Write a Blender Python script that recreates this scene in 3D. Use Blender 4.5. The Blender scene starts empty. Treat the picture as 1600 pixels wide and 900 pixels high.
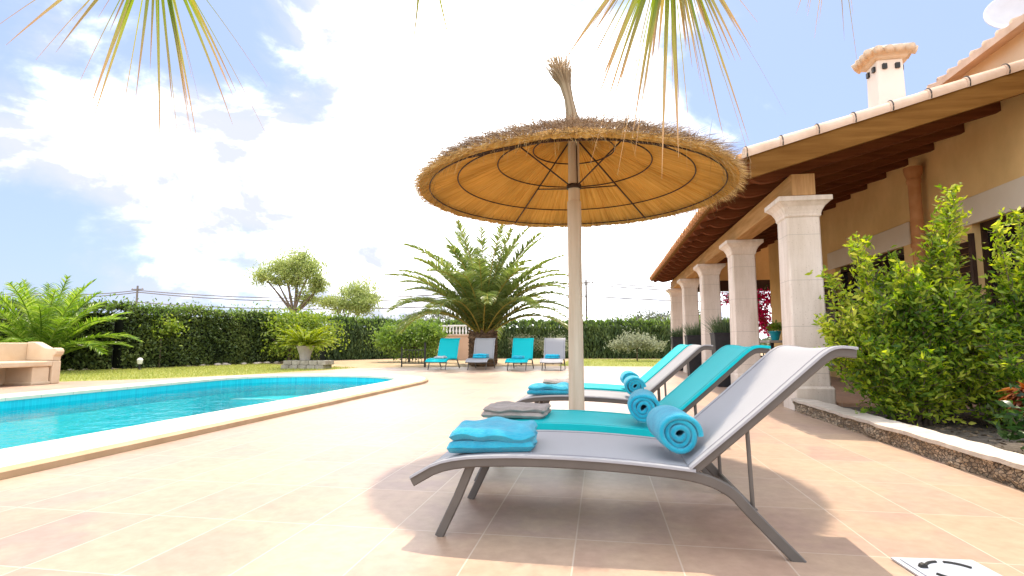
import bpy, math, random
import numpy as np
from mathutils import Vector, Matrix, noise as mnoise

random.seed(7)
rng = np.random.default_rng(7)
S = bpy.context.scene
COL = S.collection
PI = math.pi
R = math.radians

# ------------------------------------------------------------------ object helpers
def tag(o, label=None, cat=None, group=None, kind=None):
    if label: o['label'] = label
    if cat: o['category'] = cat
    if group: o['group'] = group
    if kind: o['kind'] = kind
    return o

def thing(name, label, cat, loc=(0, 0, 0), rz=0.0, group=None):
    o = bpy.data.objects.new(name, None)
    o.empty_display_size = 0.1
    COL.objects.link(o)
    o.location = loc
    o.rotation_euler = (0, 0, rz)
    return tag(o, label, cat, group)

def copy_tree(o, parent=None):
    c = o.copy()
    COL.objects.link(c)
    if parent: c.parent = parent
    for ch in list(o.children):
        copy_tree(ch, c)
    return c

class MB:
    """collects shapes and links them as ONE mesh object"""
    def __init__(s):
        s.v = []; s.f = []; s.uv = {}
    def add(s, vs, fs):
        b = len(s.v)
        s.v.extend([tuple(p) for p in vs])
        s.f.extend([tuple(i + b for i in f) for f in fs])
        return b
    def box(s, x0, x1, y0, y1, z0, z1, rz=0.0, piv=None):
        vs = [(x, y, z) for z in (z0, z1) for y in (y0, y1) for x in (x0, x1)]
        if rz:
            px, py = piv if piv else ((x0 + x1) / 2, (y0 + y1) / 2)
            c, q = math.cos(rz), math.sin(rz)
            vs = [(px + (x - px) * c - (y - py) * q, py + (x - px) * q + (y - py) * c, z) for x, y, z in vs]
        s.add(vs, [(0, 2, 3, 1), (4, 5, 7, 6), (0, 1, 5, 4), (2, 6, 7, 3), (0, 4, 6, 2), (1, 3, 7, 5)])
        return s
    def tube(s, pts, rad, n=8, cap=True):
        pts = [Vector(p) for p in pts]
        rads = rad if isinstance(rad, (list, tuple)) else [rad] * len(pts)
        rings = []
        up = Vector((0, 0, 1))
        for i, p in enumerate(pts):
            d = (pts[min(i + 1, len(pts) - 1)] - pts[max(i - 1, 0)]).normalized()
            a = d.cross(up)
            if a.length < 1e-3: a = d.cross(Vector((0, 1, 0)))
            a.normalize(); b = a.cross(d).normalized()
            rings.append([p + (a * math.cos(2 * PI * k / n) + b * math.sin(2 * PI * k / n)) * rads[i] for k in range(n)])
        vs = [q for r_ in rings for q in r_]
        fs = []
        for i in range(len(pts) - 1):
            for k in range(n):
                k2 = (k + 1) % n
                fs.append((i * n + k, i * n + k2, (i + 1) * n + k2, (i + 1) * n + k))
        if cap:
            fs.append(tuple(range(n - 1, -1, -1)))
            fs.append(tuple((len(pts) - 1) * n + k for k in range(n)))
        s.add(vs, fs)
        return s
    def ring(s, c, r, rad, n=64, m=6, squash=None):
        vs = []; fs = []
        for i in range(n):
            a = 2 * PI * i / n
            for k in range(m):
                b = 2 * PI * k / m
                rr = r + rad * math.cos(b)
                vs.append((c[0] + rr * math.cos(a), c[1] + rr * math.sin(a), c[2] + rad * math.sin(b)))
        for i in range(n):
            for k in range(m):
                fs.append((i * m + k, ((i + 1) % n) * m + k, ((i + 1) % n) * m + (k + 1) % m, i * m + (k + 1) % m))
        s.add(vs, fs)
        return s
    def lathe(s, prof, c=(0, 0, 0), n=24, jit=0.0):
        vs = []; fs = []
        m = len(prof)
        for i in range(n):
            a = 2 * PI * i / n
            for r_, z in prof:
                j = 1 + (random.uniform(-jit, jit) if jit else 0)
                vs.append((c[0] + r_ * j * math.cos(a), c[1] + r_ * j * math.sin(a), c[2] + z))
        for i in range(n):
            i2 = (i + 1) % n
            for k in range(m - 1):
                fs.append((i * m + k, i2 * m + k, i2 * m + k + 1, i * m + k + 1))
        fs.append(tuple(i * m for i in range(n - 1, -1, -1)))
        fs.append(tuple(i * m + m - 1 for i in range(n)))
        s.add(vs, fs)
        return s
    def sqlathe(s, prof, c=(0, 0, 0), bev=0.02):
        """square-plan lathe with chamfered corners: prof = [(half width, z)]"""
        vs = []; fs = []
        for h, z in prof:
            b = min(bev, h * 0.4)
            for x, y in ((h, h - b), (h - b, h), (-h + b, h), (-h, h - b), (-h, -h + b), (-h + b, -h), (h - b, -h), (h, -h + b)):
                vs.append((c[0] + x, c[1] + y, c[2] + z))
        m = len(prof)
        for i in range(m - 1):
            for k in range(8):
                k2 = (k + 1) % 8
                fs.append((i * 8 + k, i * 8 + k2, (i + 1) * 8 + k2, (i + 1) * 8 + k))
        fs.append(tuple(range(7, -1, -1)))
        fs.append(tuple((m - 1) * 8 + k for k in range(8)))
        s.add(vs, fs)
        return s
    def prism(s, poly, axis, a0, a1):
        """extrude a 2D polygon (list of (u, w)) along axis 'x'/'y'/'z' """
        n = len(poly)
        def P(u, w, a):
            return (a, u, w) if axis == 'x' else ((u, a, w) if axis == 'y' else (u, w, a))
        vs = [P(u, w, a0) for u, w in poly] + [P(u, w, a1) for u, w in poly]
        fs = [tuple(range(n - 1, -1, -1)), tuple(range(n, 2 * n))]
        for k in range(n):
            k2 = (k + 1) % n
            fs.append((k, k2, n + k2, n + k))
        s.add(vs, fs)
        return s
    def sweep(s, pts, prof, y_axis=True):
        """sweep a rectangle (tall, wide) profile along pts that lie in an XZ plane; prof=(t, w): t in plane, w along Y"""
        t, w = prof
        pts = [Vector(p) for p in pts]
        vs = []; fs = []
        ch = min(t, w) * 0.18
        for i, p in enumerate(pts):
            d = (pts[min(i + 1, len(pts) - 1)] - pts[max(i - 1, 0)]).normalized()
            nn = Vector((-d.z, 0, d.x))
            for a, b in ((-t/2 + ch, -w/2), (-t/2, -w/2 + ch), (-t/2, w/2 - ch), (-t/2 + ch, w/2), (t/2 - ch, w/2), (t/2, w/2 - ch), (t/2, -w/2 + ch), (t/2 - ch, -w/2)):
                vs.append(p + nn * a + Vector((0, b, 0)))
        m = len(pts)
        for i in range(m - 1):
            for k in range(8):
                k2 = (k + 1) % 8
                fs.append((i * 8 + k, (i + 1) * 8 + k, (i + 1) * 8 + k2, i * 8 + k2))
        fs.append(tuple(range(8))); fs.append(tuple((m - 1) * 8 + k for k in range(7, -1, -1)))
        s.add(vs, fs)
        return s
    def sheet(s, rows, thick):
        """rows of points (grid) thickened downwards into a closed slab"""
        m = len(rows); n = len(rows[0])
        vs = [tuple(p) for r_ in rows for p in r_] + [(p[0], p[1], p[2] - thick) for r_ in rows for p in r_]
        fs = []
        o = m * n
        for i in range(m - 1):
            for k in range(n - 1):
                a, b, c, d = i * n + k, i * n + k + 1, (i + 1) * n + k + 1, (i + 1) * n + k
                fs.append((a, b, c, d)); fs.append((o + d, o + c, o + b, o + a))
        for i in range(m - 1):
            fs.append((i * n, (i + 1) * n, o + (i + 1) * n, o + i * n))
            fs.append(((i + 1) * n + n - 1, i * n + n - 1, o + i * n + n - 1, o + (i + 1) * n + n - 1))
        for k in range(n - 1):
            fs.append((k + 1, k, o + k, o + k + 1))
            fs.append(((m - 1) * n + k, (m - 1) * n + k + 1, o + (m - 1) * n + k + 1, o + (m - 1) * n + k))
        s.add(vs, fs)
        return s
    def build(s, name, mat, parent=None, smooth=False, world=False, bevel=0.0):
        me = bpy.data.meshes.new(name)
        v = s.v
        if world and parent is not None:
            r_ = parent
            while r_.parent: r_ = r_.parent
            l = r_.location
            v = [(p[0] - l[0], p[1] - l[1], p[2] - l[2]) for p in v]
        me.from_pydata(v, [], s.f)
        me.materials.append(mat)
        if smooth is True:
            me.polygons.foreach_set('use_smooth', [True] * len(me.polygons))
        me.update()
        o = bpy.data.objects.new(name, me)
        COL.objects.link(o)
        if parent is not None: o.parent = parent
        if smooth and smooth is not True:
            me.polygons.foreach_set('use_smooth', [True] * len(me.polygons))
            try: me.set_sharp_from_angle(angle=R(smooth))
            except Exception: pass
        if bevel:
            b = o.modifiers.new('edge', 'BEVEL'); b.width = bevel; b.segments = 2; b.limit_method = 'ANGLE'; b.angle_limit = R(40)
        return o

def np_obj(name, verts, quads, mat, parent=None, world=False, uv=None, smooth=False):
    """fast mesh of quads from numpy arrays"""
    verts = np.asarray(verts, np.float32).reshape(-1, 3)
    quads = np.asarray(quads, np.int32).reshape(-1, 4)
    if world and parent is not None:
        r_ = parent
        while r_.parent: r_ = r_.parent
        verts = verts - np.array(r_.location, np.float32)
    me = bpy.data.meshes.new(name)
    me.vertices.add(len(verts)); me.vertices.foreach_set('co', verts.ravel())
    me.loops.add(len(quads) * 4); me.loops.foreach_set('vertex_index', quads.ravel())
    me.polygons.add(len(quads))
    me.polygons.foreach_set('loop_start', np.arange(0, len(quads) * 4, 4, dtype=np.int32))
    if smooth: me.polygons.foreach_set('use_smooth', np.ones(len(quads), bool))
    if uv is not None:
        l = me.uv_layers.new(name='uv')
        l.data.foreach_set('uv', np.asarray(uv, np.float32)[quads.ravel()].ravel())
    me.update(calc_edges=True)
    me.materials.append(mat)
    o = bpy.data.objects.new(name, me)
    COL.objects.link(o)
    if parent is not None: o.parent = parent
    return o

def unit(a):
    return a / (np.linalg.norm(a, axis=-1, keepdims=True) + 1e-9)

def leaves(cent, dirs, size, aspect=0.5, droop=0.0, jit=0.35):
    """two-quad bent leaves; returns verts, quads"""
    cent = np.asarray(cent, float); n = len(cent)
    d = unit(np.asarray(dirs, float) + rng.normal(0, jit, (n, 3)))
    r_ = unit(rng.normal(0, 1, (n, 3)))
    sd = unit(np.cross(d, r_)); nm = np.cross(sd, d)
    L = size * rng.uniform(0.65, 1.3, (n, 1)); W = L * aspect
    b = cent - d * L * 0.5
    m = cent + nm * L * 0.06
    t = cent + d * L * 0.5 - nm * L * (0.05 + droop)
    v = np.stack([b - sd * W * .12, b + sd * W * .12, m + sd * W * .5, m - sd * W * .5, t + sd * W * .06, t - sd * W * .06], 1)
    q = (np.arange(n)[:, None, None] * 6 + np.array([[0, 1, 2, 3], [3, 2, 4, 5]])[None]).reshape(-1, 4)
    return v.reshape(-1, 3), q

def ribbons(base, dirs, length, width, sag, segs=3, side=None, twist=0.3, taper=0.12):
    """tapering strips that bend down by `sag`; returns verts, quads, uv (v runs along)"""
    base = np.asarray(base, float); n = len(base)
    d = unit(np.asarray(dirs, float))
    L = np.broadcast_to(np.asarray(length, float).reshape(-1, 1), (n, 1)); W = np.broadcast_to(np.asarray(width, float).reshape(-1, 1), (n, 1))
    sag = np.broadcast_to(np.asarray(sag, float).reshape(-1, 1), (n, 1))
    if side is None:
        side = np.cross(d, np.array([0, 0, 1.0])) + rng.normal(0, twist, (n, 3))
        side = unit(side - d * (side * d).sum(1, keepdims=True))
    V = []; UV = []
    p = base.copy(); dd = d.copy()
    for i in range(segs + 1):
        t = i / segs
        w = W * (1 - (1 - taper) * t ** 1.5) * (0.55 + 0.45 * min(1, t * 4 + .2))
        V.append(np.stack([p - side * w * .5, p + side * w * .5], 1))
        UV.append(np.tile(np.array([[0, t], [1, t]]), (n, 1, 1)))
        p = p + dd * L / segs
        dd = unit(dd + np.array([0, 0, -1.0]) * sag / segs)
    V = np.stack(V, 1).reshape(-1, 3); UV = np.stack(UV, 1).reshape(-1, 2)
    k = (segs + 1) * 2
    tmpl = np.array([[2 * i, 2 * i + 1, 2 * i + 3, 2 * i + 2] for i in range(segs)])
    q = (np.arange(n)[:, None, None] * k + tmpl[None]).reshape(-1, 4)
    return V, q, UV

def join(parts):
    V = []; Q = []; U = []; o = 0
    for p in parts:
        V.append(p[0]); Q.append(p[1] + o); o += len(p[0])
        if len(p) > 2: U.append(p[2])
    return (np.concatenate(V), np.concatenate(Q)) + ((np.concatenate(U),) if U else ())

# ------------------------------------------------------------------ materials
def nodes(m):
    m.use_nodes = True
    nt = m.node_tree
    return nt, nt.nodes, nt.links, nt.nodes.get('Principled BSDF')

def ramp(nt, fac, stops):
    r_ = nt.nodes.new('ShaderNodeValToRGB')
    e = r_.color_ramp.elements
    while len(e) < len(stops): e.new(0.5)
    for i, (p, c) in enumerate(stops):
        e[i].position = p; e[i].color = (c[0], c[1], c[2], 1)
    nt.links.new(fac, r_.inputs['Fac'])
    return r_.outputs['Color']

def coord(nt, scale=(1, 1, 1), kind='Object'):
    tc = nt.nodes.new('ShaderNodeTexCoord'); mp = nt.nodes.new('ShaderNodeMapping')
    mp.inputs['Scale'].default_value = scale
    nt.links.new(tc.outputs[kind], mp.inputs['Vector'])
    return mp.outputs['Vector']

def noise(nt, vec, scale, detail=4, rough=0.55, dist=0.0):
    n = nt.nodes.new('ShaderNodeTexNoise')
    n.inputs['Scale'].default_value = scale; n.inputs['Detail'].default_value = detail
    n.inputs['Roughness'].default_value = rough; n.inputs['Distortion'].default_value = dist
    if vec is not None: nt.links.new(vec, n.inputs['Vector'])
    return n.outputs['Fac']

def bump(nt, h, strength, dist, bsdf):
    b = nt.nodes.new('ShaderNodeBump')
    b.inputs['Strength'].default_value = strength; b.inputs['Distance'].default_value = dist
    nt.links.new(h, b.inputs['Height']); nt.links.new(b.outputs['Normal'], bsdf.inputs['Normal'])

def mixc(nt, fac, a, b, mode='MIX'):
    m = nt.nodes.new('ShaderNodeMix'); m.data_type = 'RGBA'; m.blend_type = mode
    for s_, v in ((m.inputs[0], fac), (m.inputs[6], a), (m.inputs[7], b)):
        if isinstance(v, (int, float)): s_.default_value = v
        elif isinstance(v, tuple): s_.default_value = (v[0], v[1], v[2], 1)
        else: nt.links.new(v, s_)
    return m.outputs[2]

def math_(nt, op, a, b=0.0, clamp=False):
    m = nt.nodes.new('ShaderNodeMath'); m.operation = op; m.use_clamp = clamp
    for s_, v in ((m.inputs[0], a), (m.inputs[1], b)):
        if isinstance(v, (int, float)): s_.default_value = v
        else: nt.links.new(v, s_)
    return m.outputs[0]

def surf(name, c0, c1, rough=0.7, scale=6, detail=5, bump_s=0.25, bump_d=0.01, bscale=None, stretch=(1, 1, 1), spec=0.3, metal=0.0, lo=0.3, hi=0.7):
    m = bpy.data.materials.new(name)
    nt, N, L, b = nodes(m)
    vec = coord(nt, stretch)
    f = noise(nt, vec, scale, detail)
    L.new(ramp(nt, f, [(lo, c0), (hi, c1)]), b.inputs['Base Color'])
    b.inputs['Roughness'].default_value = rough
    b.inputs['Specular IOR Level'].default_value = spec
    b.inputs['Metallic'].default_value = metal
    if bump_s:
        bump(nt, noise(nt, vec, bscale or scale * 4, 5), bump_s, bump_d, b)
    return m

def leafmat(name, cols, trans=0.35, rough=0.45, uvtip=None, clump=None):
    """leaf colour varies per leaf (and by clump); part of the light passes through"""
    m = bpy.data.materials.new(name)
    nt, N, L, b = nodes(m)
    g = N.new('ShaderNodeNewGeometry')
    fac = g.outputs['Random Per Island']
    if clump:
        f2 = noise(nt, coord(nt), clump, 3)
        f2 = math_(nt, 'MULTIPLY_ADD', f2, 2.4); nt.nodes[-1].inputs[2].default_value = -0.7
        fac = math_(nt, 'ADD', math_(nt, 'MULTIPLY', fac, 0.5), math_(nt, 'MULTIPLY', f2, 0.5), True)
    k = len(cols)
    c = ramp(nt, fac, [(i / (k - 1) if k > 1 else 0, q) for i, q in enumerate(cols)])
    if uvtip:
        u = N.new('ShaderNodeUVMap'); sp = N.new('ShaderNodeSeparateXYZ')
        L.new(u.outputs['UV'], sp.inputs[0])
        a0, a1, tc = uvtip
        mr = N.new('ShaderNodeMapRange'); mr.inputs['From Min'].default_value = a0; mr.inputs['From Max'].default_value = a1
        L.new(sp.outputs['Y'], mr.inputs['Value'])
        c = mixc(nt, mr.outputs['Result'], c, tc)
    L.new(c, b.inputs['Base Color'])
    b.inputs['Roughness'].default_value = rough
    b.inputs['Specular IOR Level'].default_value = 0.35
    if trans:
        t = N.new('ShaderNodeBsdfTranslucent'); mx = N.new('ShaderNodeMixShader')
        hs = N.new('ShaderNodeHueSaturation'); hs.inputs['Value'].default_value = 1.5; hs.inputs['Saturation'].default_value = 1.1
        L.new(c, hs.inputs['Color']); L.new(hs.outputs['Color'], t.inputs['Color'])
        mx.inputs[0].default_value = trans
        L.new(b.outputs[0], mx.inputs[1]); L.new(t.outputs[0], mx.inputs[2])
        L.new(mx.outputs[0], N.get('Material Output').inputs['Surface'])
    return m

M = {}
# paving: 0.40 x 0.62 m slabs of sandstone-coloured terracotta
def paving(name, base, sw=0.40, sh=0.62, mortar=(0.50, 0.39, 0.30), ox=0.12):
    m = bpy.data.materials.new(name)
    nt, N, L, b = nodes(m)
    tc = N.new('ShaderNodeTexCoord'); mp = N.new('ShaderNodeMapping')
    mp.inputs['Location'].default_value = (ox, 0.08, 0)
    L.new(tc.outputs['Object'], mp.inputs['Vector'])
    br = N.new('ShaderNodeTexBrick')
    br.offset = 0.0; br.squash = 1.0
    br.inputs['Scale'].default_value = 1.0
    br.inputs['Brick Width'].default_value = sw; br.inputs['Row Height'].default_value = sh
    br.inputs['Mortar Size'].default_value = 0.0035; br.inputs['Mortar Smooth'].default_value = 0.3; br.inputs['Bias'].default_value = 0.0
    br.inputs['Color1'].default_value = (0, 0, 0, 1); br.inputs['Color2'].default_value = (1, 1, 1, 1); br.inputs['Mortar'].default_value = (.5, .5, .5, 1)
    L.new(mp.outputs[0], br.inputs['Vector'])
    tone = ramp(nt, br.outputs['Color'], [(0.0, base[0]), (0.35, base[1]), (0.7, base[2]), (1.0, base[3])])
    n1 = noise(nt, mp.outputs[0], 2.6, 6, 0.6, 0.6)
    tone = mixc(nt, ramp(nt, n1, [(.42, (0, 0, 0)), (.62, (.75, .75, .75))]), tone, base[1])
    n2 = noise(nt, mp.outputs[0], 14, 6, 0.65)
    sh_ = ramp(nt, n2, [(0.3, (.86, .84, .82)), (0.7, (1.07, 1.07, 1.07))])
    tone = mixc(nt, 1.0, tone, sh_, 'MULTIPLY')
    n3 = noise(nt, mp.outputs[0], 0.55, 3, 0.5)
    st = ramp(nt, n3, [(0.35, (.88, .86, .85)), (0.62, (1.04, 1.03, 1.0))])
    tone = mixc(nt, 1.0, tone, st, 'MULTIPLY')
    col = mixc(nt, br.outputs['Fac'], tone, mortar)
    L.new(col, b.inputs['Base Color'])
    b.inputs['Roughness'].default_value = 0.48; b.inputs['Specular IOR Level'].default_value = 0.5
    h = math_(nt, 'SUBTRACT', math_(nt, 'MULTIPLY', n2, 0.25), br.outputs['Fac'])
    bump(nt, h, 0.35, 0.004, b)
    return m
M['paving'] = paving('paving_stone', [(.385, .248, .186), (.45, .322, .222), (.41, .278, .215), (.35, .238, .192)])
M['porchfloor'] = paving('terracotta_floor', [(.42, .25, .16), (.46, .28, .18), (.5, .32, .2), (.42, .27, .19)], 0.33, 0.33)
M['coping'] = surf('coping_stone', (.60, .50, .38), (.70, .60, .47), 0.75, 3, 6, 0.3, 0.006)
def slab_joints(m):
    nt, N, L, b = nodes(m)
    src = b.inputs['Base Color'].links[0].from_socket
    tcn = N.new('ShaderNodeTexCoord'); sp = N.new('ShaderNodeSeparateXYZ'); L.new(tcn.outputs['Object'], sp.inputs[0])
    fr = math_(nt, 'FRACT', math_(nt, 'MULTIPLY', sp.outputs['Y'], 2.0))
    j = math_(nt, 'LESS_THAN', fr, 0.016)
    L.new(mixc(nt, math_(nt, 'MULTIPLY', j, .6), src, (.28, .22, .16)), b.inputs['Base Color'])
slab_joints(M['coping'])
M['coping_edge'] = surf('coping_side', (.40, .28, .16), (.50, .36, .22), 0.8, 4, 6, 0.3, 0.006)
M['soil'] = surf('dry_soil', (.36, .26, .15), (.46, .34, .20), 0.95, 1.2, 8, 0.5, 0.03, 8)
M['lawn'] = surf('lawn_ground', (.22, .25, .05), (.34, .33, .09), 0.95, 0.8, 8, 0.4, 0.03, 12)
M['gravel'] = surf('bed_mulch', (.05, .04, .03), (.17, .14, .11), 0.95, 26, 8, 0.8, 0.02, 40)
M['frame'] = surf('bronze_grey_metal', (.085, .074, .064), (.105, .092, .079), 0.42, 9, 2, 0.0, spec=0.5)
M['darkmetal'] = surf('black_iron', (.02, .02, .02), (.035, .033, .03), 0.5, 9, 2, 0.0)
M['wiremetal'] = surf('rusty_wire', (.035, .018, .010), (.055, .028, .015), 0.65, 9, 2, 0.0)
def fabric(name, c, rough=0.7):
    m = bpy.data.materials.new(name)
    nt, N, L, b = nodes(m)
    vec = coord(nt)
    w = N.new('ShaderNodeTexWave'); w.inputs['Scale'].default_value = 160; L.new(vec, w.inputs['Vector'])
    w2 = N.new('ShaderNodeTexWave'); w2.bands_direction = 'Y'; w2.inputs['Scale'].default_value = 160; L.new(vec, w2.inputs['Vector'])
    h = math_(nt, 'ADD', w.outputs['Fac'], w2.outputs['Fac'])
    f = noise(nt, vec, 3, 4)
    col = mixc(nt, math_(nt, 'MULTIPLY', f, 0.35), c, tuple(q * .78 for q in c))
    L.new(col, b.inputs['Base Color'])
    b.inputs['Roughness'].default_value = rough; b.inputs['Specular IOR Level'].default_value = 0.3
    bump(nt, h, 0.12, 0.001, b)
    t = N.new('ShaderNodeBsdfTranslucent'); mx = N.new('ShaderNodeMixShader'); mx.inputs[0].default_value = 0.18
    L.new(col, t.inputs['Color']); L.new(b.outputs[0], mx.inputs[1]); L.new(t.outputs[0], mx.inputs[2])
    L.new(mx.outputs[0], N.get('Material Output').inputs['Surface'])
    return m
M['grey_fabric'] = fabric('grey_sling', (.40, .395, .408))
M['teal_fabric'] = fabric('turquoise_sling', (.0, .54, .58))
M['seam_grey_fabric'] = surf('grey_stitching', (.22, .215, .235), (.27, .265, .28), .8, 40)
M['seam_teal_fabric'] = surf('teal_stitching', (.0, .34, .37), (.0, .40, .43), .8, 40)
def terry(name, c0, c1):
    m = bpy.data.materials.new(name)
    nt, N, L, b = nodes(m)
    vec = coord(nt)
    f = noise(nt, vec, 14, 5, 0.6)
    L.new(ramp(nt, f, [(0.35, c0), (0.65, c1)]), b.inputs['Base Color'])
    b.inputs['Roughness'].default_value = 0.95; b.inputs['Specular IOR Level'].default_value = 0.1
    b.inputs['Sheen Weight'].default_value = 0.35; b.inputs['Sheen Roughness'].default_value = 0.5
    h = math_(nt, 'ADD', math_(nt, 'MULTIPLY', noise(nt, vec, 170, 4, 0.8), 0.9), math_(nt, 'MULTIPLY', noise(nt, vec, 22, 4), 1.2))
    bump(nt, h, 1.0, 0.009, b)
    return m
M['towel'] = terry('turquoise_terry', (.0, .33, .50), (.02, .45, .60))
M['towel_taupe'] = terry('taupe_terry', (.30, .25, .22), (.40, .34, .30))
M['towel_pale'] = terry('pale_terry', (.45, .45, .46), (.55, .55, .55))
M['thatch'] = leafmat('thatch_straw', [(.10, .065, .042), (.22, .15, .095), (.42, .33, .23)], 0.15, 0.85)
M['tuft'] = leafmat('tuft_straw', [(.24, .17, .10), (.38, .29, .18), (.52, .42, .29)], 0.2, 0.85)
M['thatch_under'] = leafmat('thatch_reeds', [(.20, .115, .045), (.42, .27, .10), (.62, .44, .20)], 0.2, 0.8)
M['pole'] = surf('pine_pole', (.46, .37, .26), (.66, .56, .43), 0.7, 3, 6, 0.35, 0.004, 18, (5, 5, 0.35))
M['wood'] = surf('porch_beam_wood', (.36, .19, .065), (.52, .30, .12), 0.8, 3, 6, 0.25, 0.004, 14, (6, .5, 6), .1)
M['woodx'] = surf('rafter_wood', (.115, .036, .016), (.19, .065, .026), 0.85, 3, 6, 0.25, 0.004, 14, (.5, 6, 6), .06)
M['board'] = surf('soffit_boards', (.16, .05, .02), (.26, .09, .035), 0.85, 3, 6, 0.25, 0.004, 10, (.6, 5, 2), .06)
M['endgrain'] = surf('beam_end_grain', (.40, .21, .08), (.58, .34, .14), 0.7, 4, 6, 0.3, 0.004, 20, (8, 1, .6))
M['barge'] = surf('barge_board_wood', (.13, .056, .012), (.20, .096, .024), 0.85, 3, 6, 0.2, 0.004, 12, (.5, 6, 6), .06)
M['column'] = surf('limestone', (.70, .61, .51), (.78, .69, .59), 0.8, 2.5, 7, 0.25, 0.006, 22)
def block_joints(m):
    nt, N, L, b = nodes(m)
    src = b.inputs['Base Color'].links[0].from_socket
    tcn = N.new('ShaderNodeTexCoord'); sp = N.new('ShaderNodeSeparateXYZ'); L.new(tcn.outputs['Object'], sp.inputs[0])
    fr = math_(nt, 'FRACT', math_(nt, 'MULTIPLY', math_(nt, 'ADD', sp.outputs['Z'], 0.13), 1.72))
    j = math_(nt, 'LESS_THAN', fr, 0.012)
    st = noise(nt, coord(nt, (7, 7, .7)), 1.0, 6, .65)
    c = mixc(nt, 1.0, src, ramp(nt, st, [(.35, (.84, .80, .75)), (.6, (1.02, 1.0, 1.0))]), 'MULTIPLY')
    pits = noise(nt, coord(nt), 60, 3, .6)
    c = mixc(nt, 1.0, c, ramp(nt, pits, [(.30, (.72, .68, .62)), (.38, (1, 1, 1))]), 'MULTIPLY')
    c = mixc(nt, math_(nt, 'MULTIPLY', j, .45), c, (.30, .25, .20))
    L.new(c, b.inputs['Base Color'])
block_joints(M['column'])
M['ochre'] = surf('ochre_render', (.72, .49, .22), (.78, .55, .26), 0.95, 1.5, 6, 0.2, 0.006, 30, spec=.05)
M['cream'] = surf('cream_render', (.66, .53, .37), (.72, .59, .43), 0.9, 1.5, 6, 0.2, 0.006, 30)
M['lintel'] = surf('lintel_stone', (.62, .52, .40), (.68, .59, .47), 0.85, 2, 6, 0.2, 0.006, 30)
def plaster_wear(m):
    nt, N, L, b = nodes(m)
    src = b.inputs['Base Color'].links[0].from_socket
    st = noise(nt, coord(nt, (1.2, 1.2, .8)), 1.3, 7, .6)
    big = noise(nt, coord(nt), .8, 5, .6)
    c = mixc(nt, 1.0, src, ramp(nt, st, [(.30, (.90, .88, .85)), (.60, (1.02, 1.01, 1.0))]), 'MULTIPLY')
    c = mixc(nt, 1.0, c, ramp(nt, big, [(.35, (.90, .88, .85)), (.65, (1.06, 1.05, 1.03))]), 'MULTIPLY')
    L.new(c, b.inputs['Base Color'])
plaster_wear(M['ochre']); plaster_wear(M['cream'])
M['chimney'] = surf('pinkish_render', (.74, .66, .57), (.80, .72, .63), 0.9, 1.5, 6, 0.2, 0.006, 30)
M['tile'] = surf('clay_tile', (.52, .36, .25), (.66, .50, .38), 0.85, 4, 6, 0.35, 0.008, 22)
M['captile'] = surf('pale_clay_tile', (.58, .46, .33), (.72, .60, .46), 0.9, 5, 6, 0.35, 0.008, 22, spec=.1)
M['tile_red'] = surf('orange_clay_tile', (.50, .24, .10), (.60, .33, .16), 0.85, 4, 6, 0.35, 0.008, 22)
M['terracotta'] = surf('terracotta_pipe', (.40, .17, .06), (.52, .25, .10), 0.8, 5, 5, 0.2, 0.006)
M['darkglass'] = surf('dark_window', (.012, .010, .009), (.02, .017, .015), 0.12, 2, 2, 0.0, spec=0.6)
M['brownframe'] = surf('brown_joinery', (.03, .013, .007), (.05, .022, .011), 0.5, 4, 4, 0.1, 0.003)
M['planter'] = surf('black_planter', (.016, .015, .017), (.028, .026, .028), 0.55, 6, 3, 0.1, 0.003)
M['stonewall'] = surf('rubble_stone', (.32, .24, .155), (.60, .49, .36), 0.9, 9, 8, 0.9, 0.03, 14)
def rubble(m, sc):
    nt, N, L, b = nodes(m)
    src = b.inputs['Base Color'].links[0].from_socket
    vec = coord(nt, (1, 1, 1.5))
    v = N.new('ShaderNodeTexVoronoi'); v.feature = 'DISTANCE_TO_EDGE'; v.inputs['Scale'].default_value = sc; L.new(vec, v.inputs['Vector'])
    v2 = N.new('ShaderNodeTexVoronoi'); v2.inputs['Scale'].default_value = sc; L.new(vec, v2.inputs['Vector'])
    mr_ = N.new('ShaderNodeMapRange'); mr_.inputs['From Max'].default_value = .10; L.new(v.outputs['Distance'], mr_.inputs['Value'])
    sp = N.new('ShaderNodeSeparateColor'); L.new(v2.outputs['Color'], sp.inputs[0])
    c = mixc(nt, 1.0, src, ramp(nt, sp.outputs[0], [(0, (.62, .60, .58)), (1, (1.35, 1.28, 1.2))]), 'MULTIPLY')
    c = mixc(nt, mr_.outputs['Result'], (.16, .13, .10), c)
    L.new(c, b.inputs['Base Color'])
    h = math_(nt, 'ADD', mr_.outputs['Result'], math_(nt, 'MULTIPLY', noise(nt, vec, 45, 5, .7), .8))
    bump(nt, h, .9, .02, b)
rubble(M['stonewall'], 30.0)
M['kerbtop'] = surf('kerb_cap_stone', (.46, .39, .31), (.60, .52, .43), 0.9, 8, 7, 0.6, 0.01, 24)
M['greystone'] = surf('grey_block_stone', (.25, .22, .17), (.42, .38, .31), 0.9, 6, 7, 0.6, 0.02, 14)
M['benchstone'] = surf('carved_sandstone', (.58, .43, .27), (.68, .53, .36), 0.85, 2.2, 6, 0.3, 0.008, 20)
M['pot_clay'] = surf('pale_clay_pot', (.36, .32, .27), (.46, .42, .36), 0.85, 5, 5, 0.3, 0.006)
M['pot_teal'] = surf('turquoise_glaze', (.0, .25, .30), (.01, .33, .37), 0.3, 5, 3, 0.0, spec=0.5)
M['pot_blue'] = surf('blue_glaze', (.01, .10, .27), (.02, .15, .33), 0.3, 5, 3, 0.0, spec=0.5)
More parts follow.
